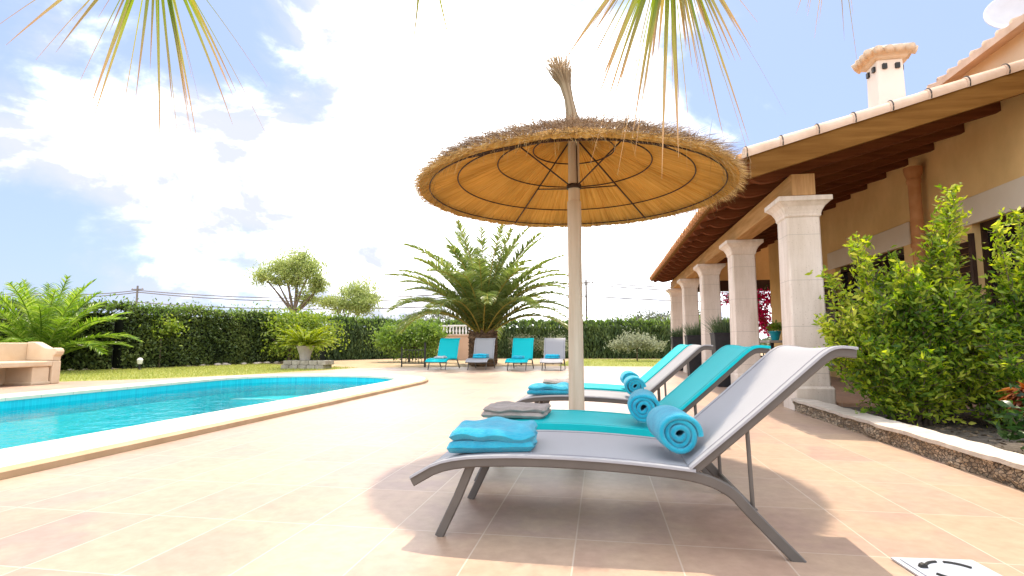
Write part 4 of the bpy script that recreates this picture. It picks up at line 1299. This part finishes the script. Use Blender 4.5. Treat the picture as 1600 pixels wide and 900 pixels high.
V, Q, U = ribbons(np.array([0, 0, .38]) + d * .03, d, rng.uniform(.08, .17, n_), .055, 1.6, 3); np_obj('leaves', V, Q, M['croton'], t, uv=U)
m = MB(); m.tube([(0, 0, 0), (0, 0, .4)], .012, 8); m.build('stem', M['bark'], t)

# drain cover in the paving
t = thing('drain_cover', 'pale grey square skimmer cover with a dark ring groove set in the paving', 'drain cover', (1.23, 2.235, .004), R(4))
m = MB(); m.box(-.122, .122, -.137, .127, 0, .009); m.build('cover_plate', M['greyplastic'], t, bevel=.003)
m = MB()
for b_ in ((-.145, -.126, -.16, .15), (.126, .145, -.16, .15), (-.1255, .1255, -.16, -.141), (-.1255, .1255, .131, .15)): m.box(*b_, 0, .006)
m.build('cover_frame', M['greymetal'], t)
m = MB()
for a0, a1 in ((25, 82), (98, 165), (200, 330)):
    pts = [(.085 * math.cos(R(q_)), .085 * math.sin(R(q_)) + .02, .010) for q_ in range(a0, a1 + 1, 8)]
    m.tube(pts, .006, 6)
m.tube([(-.088, .045, .010), (-.088, .06, .011)], .014, 8)
m.build('groove', M['darkmetal'], t)

# ------------------------------------------------------------------ palms
def palm_crown(t, fronds, mat, stalk, top, lw=.034, dens=26, name='crown'):
    """fronds: (azimuth, start elevation, length, total bend, leaflet length)"""
    st = MB(); parts = []
    for az, el, ln, bend, ll in fronds:
        nseg_ = 14; p = np.array(top, float) + np.array([math.cos(az), math.sin(az), 0]) * .08
        pts = [p.copy()]; e = el; dirs = []
        for i in range(nseg_):
            e_ = el - bend * ((i + 1) / nseg_) ** 1.5
            d = np.array([math.cos(az) * math.cos(e_), math.sin(az) * math.cos(e_), math.sin(e_)])
            p = p + d * ln / nseg_; pts.append(p.copy()); dirs.append(d)
        dirs.append(dirs[-1])
        pts = np.array(pts); dirs = np.array(dirs)
        st.tube([tuple(q_) for q_ in pts], [.030 * (1 - .85 * i / nseg_) + .003 for i in range(nseg_ + 1)], 5, False)
        nl = int(ln * dens)
        f = np.linspace(.10, .995, nl); ix = np.minimum((f * nseg_).astype(int), nseg_ - 1); fr_ = (f * nseg_ - ix)[:, None]
        bp_ = pts[ix] * (1 - fr_) + pts[ix + 1] * fr_; dd = dirs[ix]
        sidev = np.array([-math.sin(az), math.cos(az), 0.0])
        upv = unit(np.cross(np.broadcast_to(sidev, dd.shape), dd)) * -1
        upv = np.where(upv[:, 2:3] < 0, -upv, upv)
        env = np.minimum(1, np.minimum(f * 3.2 + .12, (1.02 - f) * 3.2 + .25))
        for s in (-1, 1):
            dl = unit(sidev * s * .85 + dd * (.42 + .55 * f[:, None]) + upv * (.35 + rng.normal(0, .10, (nl, 1))) + rng.normal(0, .07, (nl, 3)))
            parts.append(ribbons(bp_, dl, ll * env * rng.uniform(.85, 1.1, nl), lw, .85, 3, twist=.5))
    st.build('frond_stalk', stalk, t, smooth=True)
    V, Q, U = join(parts)
    return np_obj(name, V, Q, mat, t, uv=U)
random.seed(21)
t = thing('date_palm', 'big date palm with arching grey-green fronds behind the far loungers', 'palm tree', (-4.35, 19.9, -.01))
m = MB(); prof = []
for i in range(15):
    z = i * .082
    prof += [(.42 + .06 * math.sin(i * .6) + (.05 if i % 2 else 0), z), (.47 + .05 * math.sin(i * .6), z + .04)]
m.lathe(prof, (0, 0, 0), 22, .10)
tr = m.build('trunk', M['palmbark'], t)
m = MB()
for i in range(150):
    a = i * 2.4; z = .05 + 1.2 * i / 150
    r_ = .46; x, y = r_ * math.cos(a), r_ * math.sin(a)
    m.tube([(x * .85, y * .85, z), (x * 1.18, y * 1.18, z + .10)], [.075, .03], 5)
m.build('leaf_base', M['palmbark'], tr)
fr = []
for i in range(56):
    az = i * 2.39996 + random.uniform(-.15, .15); f = i / 55
    el = R(88 - 43 * f ** .9 + random.uniform(-4, 4)); ln = random.uniform(4.1, 4.8) * (1 - .12 * f)
    fr.append((az, el, ln, R(random.uniform(24, 50) + 58 * f), .56))
palm_crown(t, fr, M['palm'], M['palmdry'], (0, 0, 1.05), .046, 31)
nT = 300
t = thing('young_palm', 'young bright green palm behind the stone bench', 'palm tree', (-15.7, 13.2, -.01))
m = MB(); m.lathe([(.22, 0), (.25, .1), (.22, .3), (.12, .42)], (0, 0, 0), 14, .1); m.build('trunk', M['palmbark'], t)
fr = []
for i in range(38):
    az = i * 2.39996; f = i / 37
    fr.append((az, R(86 - 50 * f + random.uniform(-5, 5)), random.uniform(2.3, 2.85) * (1 - .12 * f), R(random.uniform(15, 45) + 34 * f), .42))
palm_crown(t, fr, M['palmlime'], M['palmlime'], (0, 0, .3), .034, 30)
# cycad in a pot on a low stone wall
t = thing('potted_cycad', 'lime green cycad in a pale clay pot on the low stone block', 'potted plant', (-9.75, 16.9, .28))
m = MB(); m.lathe([(.16, 0), (.19, .2), (.26, .40), (.28, .42), (.28, .47), (.22, .47), (.2, .4)], (0, 0, 0), 20); m.build('pot', M['pot_clay'], t, smooth=40)
fr = []
for i in range(54):
    az = i * 2.39996; f = i / 53
    fr.append((az, R(60 - 50 * f + random.uniform(-5, 5)), random.uniform(.85, 1.05), R(random.uniform(20, 45)), .15))
palm_crown(t, fr, M['cycad'], M['cycad'], (0, 0, .46), .03, 34)
t = thing('stone_block', 'low grey stone block bed under the potted cycad', 'stone wall', (-9.6, 16.7, -.01))
m = MB()
random.seed(3)
for row in range(2):
    for k in range(5):
        x0 = -.72 + k * .30 + .08 * row; m.box(x0, x0 + .285, -.28, .30, row * .145, row * .145 + .138)
m.build('stone_course', M['greystone'], t, bevel=.015)

# overhead fan palm standing behind the camera: segments hang into view
t = thing('fan_palm', 'fan palm overhead whose yellowing leaf tips hang in from the top', 'palm tree', (.15, -1.5, 0))
m = MB(); prof = []
for i in range(24): prof += [(.20 - .002 * i + .012 * (i % 2), i * .125), (.215 - .002 * i, i * .125 + .06)]
m.lathe(prof, (0, 0, 0), 18, .05); m.build('trunk', M['palmbark'], t)
top = Vector((.15, -1.5, 3.05))
def fan_leaf(hub, face, nsegm, seglen, sagv, spread, wd, seed, splay=1.0):
    """petiole from the crown to the hub, then pleated segments radiating and drooping"""
    r_ = np.random.default_rng(seed)
    hub = Vector(hub); out = Vector(face).normalized()
    st = MB()
    midp = top.lerp(hub, .5) + Vector((0, 0, .22))
    st.tube(smoothpath([top, midp, hub]), .016, 8)
    st.build('petiole', M['palmdry'], t, world=True, smooth=True)
    side = out.cross(Vector((0, 0, 1))).normalized(); up = side.cross(out).normalized()
    a = np.linspace(-spread, spread, nsegm) + r_.normal(0, .05, nsegm)
    o = np.array(out); s = np.array(side); u = np.array(up)
    d = np.cos(a)[:, None] * o + np.sin(a)[:, None] * s * splay + u * r_.normal(.0, .12, (nsegm, 1))
    ln = seglen * (1 - .25 * (np.abs(a) / spread) ** 2) * r_.uniform(.5, 1.15, nsegm)
    base = np.array(hub) + d * .03
    sidev = unit(np.cross(d, u + r_.normal(0, .35, (nsegm, 3))))
    p1 = ribbons(base, d, ln, wd * r_.uniform(.6, 1.2, nsegm), sagv * r_.uniform(.8, 1.3, nsegm), 8, side=sidev, taper=.05)
    # split threads from the tips
    nth = nsegm
    d2 = d + r_.normal(0, .12, (nth, 3))
    p2 = ribbons(base, d2, ln * r_.uniform(.8, 1.2, nth), .005, sagv * r_.uniform(.9, 1.5, nth), 8, side=sidev, taper=.2)
    V, Q, U = join([p1, p2])
    np_obj('fan_leaf', V, Q, M['fan'], t, world=True, uv=U)
fan_leaf((-1.72, 1.75, 2.44), (-.12, .10, -1), 17, .82, .22, R(38), .020, 1)
fan_leaf((.25, 1.75, 2.22), (-.03, .08, -1), 32, .74, .26, R(40), .021, 2)
fan_leaf((-.62, 1.8, 2.30), (.0, .1, -1), 3, .70, .3, R(13), .016, 3)
fan_leaf((1.0, 2.3, 2.62), (.1, .2, -1), 11, .48, .4, R(60), .010, 4)
for k in range(9):
    a = R(200 + k * 28); fan_leaf((.15 + 1.3 * math.cos(a), -1.5 + 1.3 * math.sin(a), 3.5 - .1 * (k % 3)), (math.cos(a), math.sin(a), -.35), 26, .85, 1.0, R(95), .03, 10 + k)

# ------------------------------------------------------------------ hedges, trees, shrubs far off
def hedge(name, label, path, h, thick, n, mat, size, upright=False, hvar=.12, core=True):
    t = thing(name, label, 'hedge', (path[0][0], path[0][1], -.01))
    P = np.array(path, float); seg = np.diff(P, axis=0); sl_ = np.linalg.norm(seg, axis=1); cum = np.concatenate([[0], np.cumsum(sl_)])
    s = rng.uniform(0, cum[-1], n); ix = np.minimum(np.searchsorted(cum, s, 'right') - 1, len(seg) - 1)
    fr_ = ((s - cum[ix]) / sl_[ix])[:, None]
    c = P[ix] + seg[ix] * fr_; dirv = seg[ix] / sl_[ix][:, None]; nv = np.stack([dirv[:, 1], -dirv[:, 0]], 1)
    hh = h + hvar * (np.sin(s * 2.1) * .5 + np.sin(s * 5.3 + 1) * .3 + np.sin(s * 11.7) * .25)
    which = rng.random(n)
    off = np.where(which < .62, thick / 2, np.where(which < .7, -thick / 2, 0)) + rng.normal(0, .07, n)
    if upright: off = off + .09 * np.abs(np.sin(s * PI / .55)) * np.where(which < .62, 1, 0)
    topm = which >= .7
    off = np.where(topm, rng.uniform(-thick / 2, thick / 2, n), off)
    z = np.where(topm, hh + rng.exponential(.05, n), rng.uniform(0.02, 1, n) * hh)
    pos = np.stack([c[:, 0] + nv[:, 0] * off, c[:, 1] + nv[:, 1] * off, z], 1)
    if upright:
        d = np.stack([rng.normal(0, .15, n), rng.normal(0, .15, n), np.ones(n)], 1)
        pos[:, 2] += np.where(topm, .12 * np.abs(np.cos(s * PI / .55)) * 1.0, 0)
    else:
        d = np.stack([nv[:, 0] * .6, nv[:, 1] * .6, np.full(n, .35)], 1) + rng.normal(0, .6, (n, 3))
    V, Q = leaves(pos, d, size, .28 if upright else .55, 0, .3)
    np_obj('foliage', V, Q, mat, t, world=True)
    k_ = n // 6; sel = np.where(topm | (z > hh - .25))[0]; sel = rng.choice(sel, min(k_, len(sel)), False)
    p2 = pos[sel] + np.stack([rng.normal(0, .04, len(sel)), rng.normal(0, .04, len(sel)), rng.exponential(.07, len(sel))], 1)
    V, Q = leaves(p2, np.stack([rng.normal(0, .4, len(sel)), rng.normal(0, .4, len(sel)), np.ones(len(sel))], 1), size * .95, .3 if upright else .5)
    np_obj('new_growth', V, Q, M['bushleaf'], t, world=True)
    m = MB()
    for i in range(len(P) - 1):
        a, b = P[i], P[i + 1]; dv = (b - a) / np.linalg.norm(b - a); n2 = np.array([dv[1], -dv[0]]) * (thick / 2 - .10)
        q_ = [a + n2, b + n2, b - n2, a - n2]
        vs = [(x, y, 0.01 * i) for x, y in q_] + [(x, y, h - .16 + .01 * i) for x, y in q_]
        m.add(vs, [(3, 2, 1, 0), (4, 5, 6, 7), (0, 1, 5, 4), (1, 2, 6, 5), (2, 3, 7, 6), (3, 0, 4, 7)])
    m.build('inner_dark_core', M['hedgecore'], t, world=True)  # solid near-black box; shade inside the hedge is put into its colour
    return t
hedge('clipped_hedge', 'tall dark clipped hedge along the left side of the garden', [(-22, 12.6), (-17.6, 14.0), (-15.8, 15.6), (-14.7, 20.2), (-13.9, 24.6)], 1.95, .9, 42000, M['hedge'], .10, hvar=.10)
hedge('cypress_hedge', 'dark cypress hedge closing the far end of the garden', [(-13.9, 25.6), (-11.5, 30.6), (7.5, 32.4)], 1.86, .9, 42000, M['conifer'], .20, True, .08)

def tree(name, label, cat, base, trunk_h, blobs, leafm, lsize, nleaf, group=None, trunk_r=.1, seed=1, lean=(0, 0), aspect=.5, shell=.55, limbs=True, nclump=1.0):
    r_ = np.random.default_rng(seed); random.seed(seed)
    t = thing(name, label, cat, base, 0, group)
    w_ = MB(); fork = Vector((lean[0] * .5, lean[1] * .5, trunk_h))
    w_.tube(smoothpath([(0, 0, -.02), (lean[0] * .2, lean[1] * .2, trunk_h * .5), fork]), [trunk_r * (1 - .35 * i / 8) for i in range(9)] if True else trunk_r, 9) if False else w_.tube([(0, 0, -.02), (lean[0] * .2, lean[1] * .2, trunk_h * .5), tuple(fork)], [trunk_r * 1.1, trunk_r * .85, trunk_r * .7], 9)
    C_ = []
    for (c, rad_, k) in blobs:
        c = np.array(c, float); rad_ = np.array(rad_, float)
        if limbs:
            mid = fork.lerp(Vector(c), .5) + Vector((random.gauss(0, .12), random.gauss(0, .12), random.gauss(.1, .1))) * rad_[0]
            w_.tube(smoothpath([fork, mid, Vector(c)], 1), [trunk_r * .55, trunk_r * .45, trunk_r * .4, trunk_r * .3, trunk_r * .25, trunk_r * .2][:len(smoothpath([fork, mid, Vector(c)], 1))], 6)
        ncl = max(3, int(k * nclump))
        cl = unit(r_.normal(0, 1, (ncl, 3))) * (r_.uniform(shell, 1, (ncl, 1))) * rad_ + c
        if limbs:
            for q_ in cl:
                w_.tube([tuple(c), tuple(np.array(c) * .4 + q_ * .6 + r_.normal(0, .05, 3)), tuple(q_)], [trunk_r * .2, trunk_r * .12, trunk_r * .05], 4, False)
        m_ = max(4, int(nleaf * k / sum(b[2] for b in blobs) / ncl))
        for q_ in cl: C_.append(q_ + r_.normal(0, 1, (m_, 3)) * rad_.mean() * np.array([.42, .42, .26]) * r_.uniform(.5, 1.4))
    w_.build('trunk', M['bark'], t, smooth=True)
    C_ = np.concatenate(C_)
    V, Q = leaves(C_, r_.normal(0, 1, (len(C_), 3)) + [0, 0, .2], lsize, aspect)
    np_obj('crown', V, Q, leafm, t)
    return t
# the large airy tree beyond the hedge, with its lower right-hand neighbour
tree('garden_tree', 'tall airy spreading tree with open branches beyond the hedge', 'tree', (-18.6, 30.5, -.01), 2.6,
     [((-2.0, 0, 5.0), (.75, .8, .42), 9), ((-1.0, .3, 5.55), (1.0, .9, .6), 15), ((.3, 0, 5.95), (1.1, .9, .55), 18), ((1.3, -.2, 5.2), (.95, .8, .65), 14), ((.1, .2, 4.7), (.7, .7, .4), 7), ((1.6, .1, 4.2), (.7, .6, .5), 8), ((-.9, -.2, 4.6), (.6, .5, .35), 5), ((1.9, 0, 4.6), (.6, .6, .5), 7), ((.8, .2, 3.7), (.8, .6, .5), 7), ((-.2, -.1, 5.2), (1.2, .8, .5), 10)], M['treeleaf'], .13, 14000, trunk_r=.17, seed=4, lean=(.3, 0), shell=.1, nclump=1.25)
tree('garden_tree', 'smaller light green tree just right of the tall airy one', 'tree', (-15.6, 31.8, -.01), 1.6,
     [((-1.0, 0, 3.5), (.8, .7, .6), 10), ((.5, .2, 4.1), (1.15, .8, .65), 16), ((1.35, 0, 3.6), (.85, .7, .6), 12), ((-.2, -.2, 3.1), (1.2, .7, .6), 12), ((.8, -.1, 3.0), (.9, .7, .5), 9)], M['treeleaf'], .13, 9500, trunk_r=.12, seed=5, lean=(.1, 0), shell=.1, nclump=1.2)
tree('round_bush', 'wide lime green bush behind the potted cycad', 'bush', (-13.2, 21.6, -.01), .5,
     [((-1.35, 0, 1.45), (.95, .8, .6), 15), ((0, 0, 1.5), (.95, .8, .65), 16), ((1.1, 0, 1.25), (.8, .8, .7), 14), ((.3, -.3, .8), (1.1, .6, .5), 9), ((-1.9, -.2, 1.0), (.6, .6, .5), 8), ((.9, 0, 1.75), (.7, .6, .4), 9)], M['lime'], .13, 9000, trunk_r=.07, seed=6)
tree('round_bush', 'rounded leafy green bush left of the pink wall', 'bush', (-8.7, 24.0, -.01), .5,
     [((-.6, 0, 1.3), (.85, .8, .65), 14), ((.5, 0, 1.35), (.85, .8, .65), 14), ((.1, -.3, .75), (1.2, .7, .5), 11), ((1.1, 0, .95), (.6, .6, .5), 7)], M['bushleaf'], .13, 8500, trunk_r=.06, seed=7)
tree('feathery_bush', 'grey-green feathery treetop rising behind the rounded bush', 'tree', (-10.6, 34.5, -.01), 1.2,
     [((-1.2, 0, 2.3), (.9, .8, .55), 10), ((.3, 0, 2.5), (1.1, .8, .55), 12), ((1.6, 0, 2.2), (.9, .8, .5), 9)], M['olive'], .22, 2200, trunk_r=.1, seed=8, aspect=.2)
for i, (b, hh, rr_, lab, lm) in enumerate([((-15.05, 16.7, -.01), 1.15, .42, 'slender young tree with a lime crown in front of the left hedge', 'lime'),
                                        ((-13.1, 28.4, -.01), .95, .30, 'tiny standard tree with a pale crown before the far cypress hedge', 'lime')]):
    tree('standard_tree', lab, 'tree', b, hh, [((0, 0, hh + rr_ * .5), (rr_ * 1.3, rr_ * 1.1, rr_ * .62), 14), ((rr_ * .7, 0, hh + .2), (rr_ * .5, rr_ * .5, rr_ * .4), 4), ((-rr_ * .8, 0, hh + .3), (rr_ * .5, rr_ * .5, rr_ * .35), 4)], M[lm], .10, 1300, 'small standard trees on the lawn', .028, 30 + i)
# pale parasol-shaped shrub right of the pole, two pale pompoms behind the far loungers
tree('topiary_shrub', 'wide silver-green umbrella-shaped shrub on thin stems near the porch', 'shrub', (1.65, 26.5, -.01), .62,
     [((-.65, 0, .78), (.55, .5, .18), 16), ((0, 0, .95), (.7, .6, .24), 22), ((.65, 0, .80), (.55, .5, .18), 16)], M['silver'], .10, 4200, trunk_r=.035, seed=41, limbs=True)
for i, (x, y, zc, lab) in enumerate([(-3.15, 21.5, .85, 'small pale pompom shrub right of the palm trunk'), (-1.95, 22.2, .85, 'pale pompom shrub behind the far grey lounger beside the pole')]):
    tree('pompom_shrub', lab, 'shrub', (x, y, -.01), .5, [((0, 0, zc), (.42 + .3 * i, .4, .30), 16)], M['silver'], .08, 1200, 'pale pompom shrubs behind the far loungers', .03, 44 + i)
# far trees beyond the hedge
FT = [(-26.5, 30, 2.4, 'dark rounded treetop above the left hedge, farthest left'), (-22.5, 33, 2.35, 'dark treetop above the left hedge next to the utility pole'), (-5.2, 42, 2.3, 'olive treetop behind the big palm'), (-.4, 44, 2.2, 'light green treetop right of the parasol pole'),
      (1.9, 43, 2.75, 'bare greyish olive tree beyond the cypress hedge'), (3.6, 42, 2.9, 'fuller olive tree beyond the cypress hedge next to the porch'), (6.2, 41, 2.9, 'treetop beyond the hedge seen between the porch columns')]
for i, (x, y, hh, lab) in enumerate(FT):
    k = 1.0 if i != 4 else .45
    tree('far_tree', lab, 'tree', (x, y, -.01), hh * .45, [((-.7, 0, hh * .85), (.9, .9, .5), 8), ((.6, 0, hh * .92), (1.0, .9, .55), 9), ((0, .4, hh * .65), (1.2, .9, .6), 8)], M['olive' if i in (2, 4, 5) else 'farleaf'], .18, int(1900 * k), 'trees beyond the garden hedges', .10, 60 + i)
# far-off wood
n_ = 22000
xx = rng.uniform(-190, 190, n_); yy_ = rng.uniform(95, 120, n_)
hh_ = 1.9 + .9 * np.sin(xx * .11) + .7 * np.sin(xx * .37 + 1) + .5 * np.sin(xx * .9)
p = np.stack([xx, yy_, rng.uniform(0, 1, n_) ** .7 * np.maximum(hh_, 1.0)], 1)
V, Q = leaves(p, rng.normal(0, 1, (n_, 3)), .9, .7); tag(np_obj('far_wood', V, Q, M['farleaf']), 'low belt of distant trees along the horizon', 'woodland', kind='stuff')

# ------------------------------------------------------------------ bench, lamp, wall, fence, poles
t = thing('stone_bench', 'carved sandstone bench with scrolled arm at the left edge', 'bench', (-11.6, 9.0, 0))
BXf, BXb = -11.10, -11.80
m = MB(); m.box(BXb - .13, BXb, 7.2, 9.78, .0, .84); m.build('backrest', M['benchstone'], t, world=True, bevel=.02)
m = MB(); m.box(BXb + .003, BXf - .02, 7.2, 9.60, .36, .47); m.build('seat', M['benchstone'], t, world=True, bevel=.025)
m = MB()
arm = [(BXb + .003, .473), (BXf - .05, .473), (BXf - .04, .56), (BXf + .01, .60), (BXf + .035, .66), (BXf + .01, .72), (BXf - .05, .735), (BXf - .14, .72), (BXf - .26, .735), (BXf - .40, .80), (BXf - .52, .85), (BXf - .62, .86), (BXb + .003, .855)]
m.prism(arm, 'y', 9.60, 9.78); m.build('arm', M['benchstone'], t, world=True, bevel=.015)
for y in (7.6, 9.40):
    m = MB(); m.box(BXb + .006, BXf - .06, y - .17, y + .17, 0, .357); m.box(BXb + .004, BXf - .035, y - .19, y + .19, 0, .06); m.build('leg', M['benchstone'], t, world=True, bevel=.015)
m = MB(); m.box(BXb + .003, BXf - .03, 9.60, 9.78, .0, .47); m.build('end_panel', M['benchstone'], t, world=True, bevel=.02)
t = thing('garden_lamp', 'small garden bollard lamp with a white head on the lawn edge', 'garden lamp', (-14.35, 15.15, 0))
m = MB(); m.lathe([(.07, 0), (.07, .02), (.03, .04), (.03, .16), (.06, .18)], (0, 0, 0), 14); m.build('post', M['darkmetal'], t, smooth=40)
m = MB(); m.lathe([(.055, .182), (.075, .22), (.08, .30), (.09, .305), (.06, .36), (.02, .38)], (0, 0, 0), 16); m.build('lamp_head', M['white'], t, smooth=40)
# white edging stones along the hedge foot
random.seed(9)
sv = None
for i in range(26):
    f = i / 25; x = -16.4 + 2.9 * f + random.uniform(-.1, .1); y = 14.0 + 7.6 * f + random.uniform(-.15, .15)
    if sv is None:
        m = MB(); vs = []; 
        m.lathe([(.02, 0), (.10, .005), (.13, .05), (.10, .10), (.03, .12)], (0, 0, 0), 9, .18); sv = m.build('edging_stone', M['kerbtop'], None, smooth=60); o = sv
    else:
        o = sv.copy(); COL.objects.link(o)
    o.location = (x, y, -.015); o.rotation_euler = (0, 0, random.uniform(0, 6)); k = random.uniform(.5, 1.15); o.scale = (k * 1.2, k, k * .8)
    tag(o, 'pale rough edging stone lying along the foot of the left hedge', 'stone', 'pale stones along the foot of the left hedge')
# pink garden wall with balustrade behind the palm
t = thing('garden_wall', 'pink rendered garden wall with a pale balustrade behind the palm', 'wall', (-7.1, 27.2, -.01))
m = MB(); m.box(-8.35, -5.4, 27.1, 27.35, -.01, 1.22); m.build('wall', M['pink'], t, world=True)
m = MB(); m.box(-8.4, -5.35, 27.05, 27.4, 1.222, 1.30); m.build('wall_cap', M['tile'], t, world=True, bevel=.01)
m = MB()
x = -8.2
while x < -5.5:
    m.lathe([(.05, 1.302), (.03, 1.36), (.06, 1.46), (.03, 1.62), (.05, 1.70)], (x, 27.22, 0), 8); x += .17
m.build('baluster', M['white'], t, world=True, smooth=True)
m = MB(); m.box(-8.35, -5.4, 27.14, 27.30, 1.702, 1.78); m.build('handrail', M['white'], t, world=True)
# iron fence
t = thing('iron_fence', 'low black iron railing left of the leftmost far lounger', 'fence', (-6.6, 18.9, -.01))
m = MB(); m.box(-6.28, -6.22, 18.85, 18.91, -.01, .86); m.build('post', M['darkmetal'], t, world=True)
m = MB(); m.box(-7.13, -7.09, 18.83, 18.87, -.01, .70); m.build('post', M['darkmetal'], t, world=True)
m = MB(); m.box(-7.09, -6.28, 18.85, 18.875, .58, .61); m.box(-7.09, -6.28, 18.85, 18.875, .10, .13)
for k in range(6): m.box(-6.97 + k * .12, -6.955 + k * .12, 18.852, 18.87, .13, .58)
m.build('railing', M['darkmetal'], t, world=True)
# utility poles and wires
poles = []
M['polewood'] = surf('weathered_pole', (.14, .13, .12), (.22, .20, .18), .9, 4)
for i, (x, y, h, lab) in enumerate([(-50.2, 40, 5.45, 'wooden utility pole above the young palm, farthest left'), (-38.6, 40, 5.7, 'wooden utility pole above the left hedge'), (-1.05, 40, 5.55, 'wooden utility pole just right of the parasol pole'), (26, 40, 5.6, 'wooden utility pole hidden beyond the villa')][:3]):
    t = thing('utility_pole', lab, 'utility pole', (x, y, -.01), 0, 'wooden utility poles beyond the garden')
    m = MB(); m.tube([(0, 0, 0), (0, 0, h)], [.11, .075], 10); m.build('pole', M['polewood'], t, smooth=40)
    m = MB(); m.box(-.55, .55, -.05, .05, h - .35, h - .26); m.build('crossarm', M['polewood'], t)
    m = MB()
    for xx_ in (-.48, .48): m.lathe([(.03, 0), (.045, .05), (.03, .12)], (xx_, 0, h - .26), 8)
    m.build('insulator', M['greymetal'], t)
for i, (z, dz, lab) in enumerate([(5.3, -.9, 'topmost power line sagging across the sky beyond the hedge'), (5.15, -1.0, 'second power line sagging just below the topmost one'), (4.3, -.75, 'lowest power line crossing beyond the hedge')]):
    m = MB()
    for x0, x1 in ((-75, -50.2), (-50.2, -38.6), (-38.6, -1.05), (-1.05, 36)):
        m.tube([(x0 + (x1 - x0) * q_ / 12, 40 + .1 * i, z + 4 * dz * abs(x1 - x0) / 37 * (q_ / 12) * (1 - q_ / 12)) for q_ in range(13)], .04, 5)
    o = m.build('power_line', M['polewood'], None); tag(o, lab, 'power line', 'power lines beyond the garden')
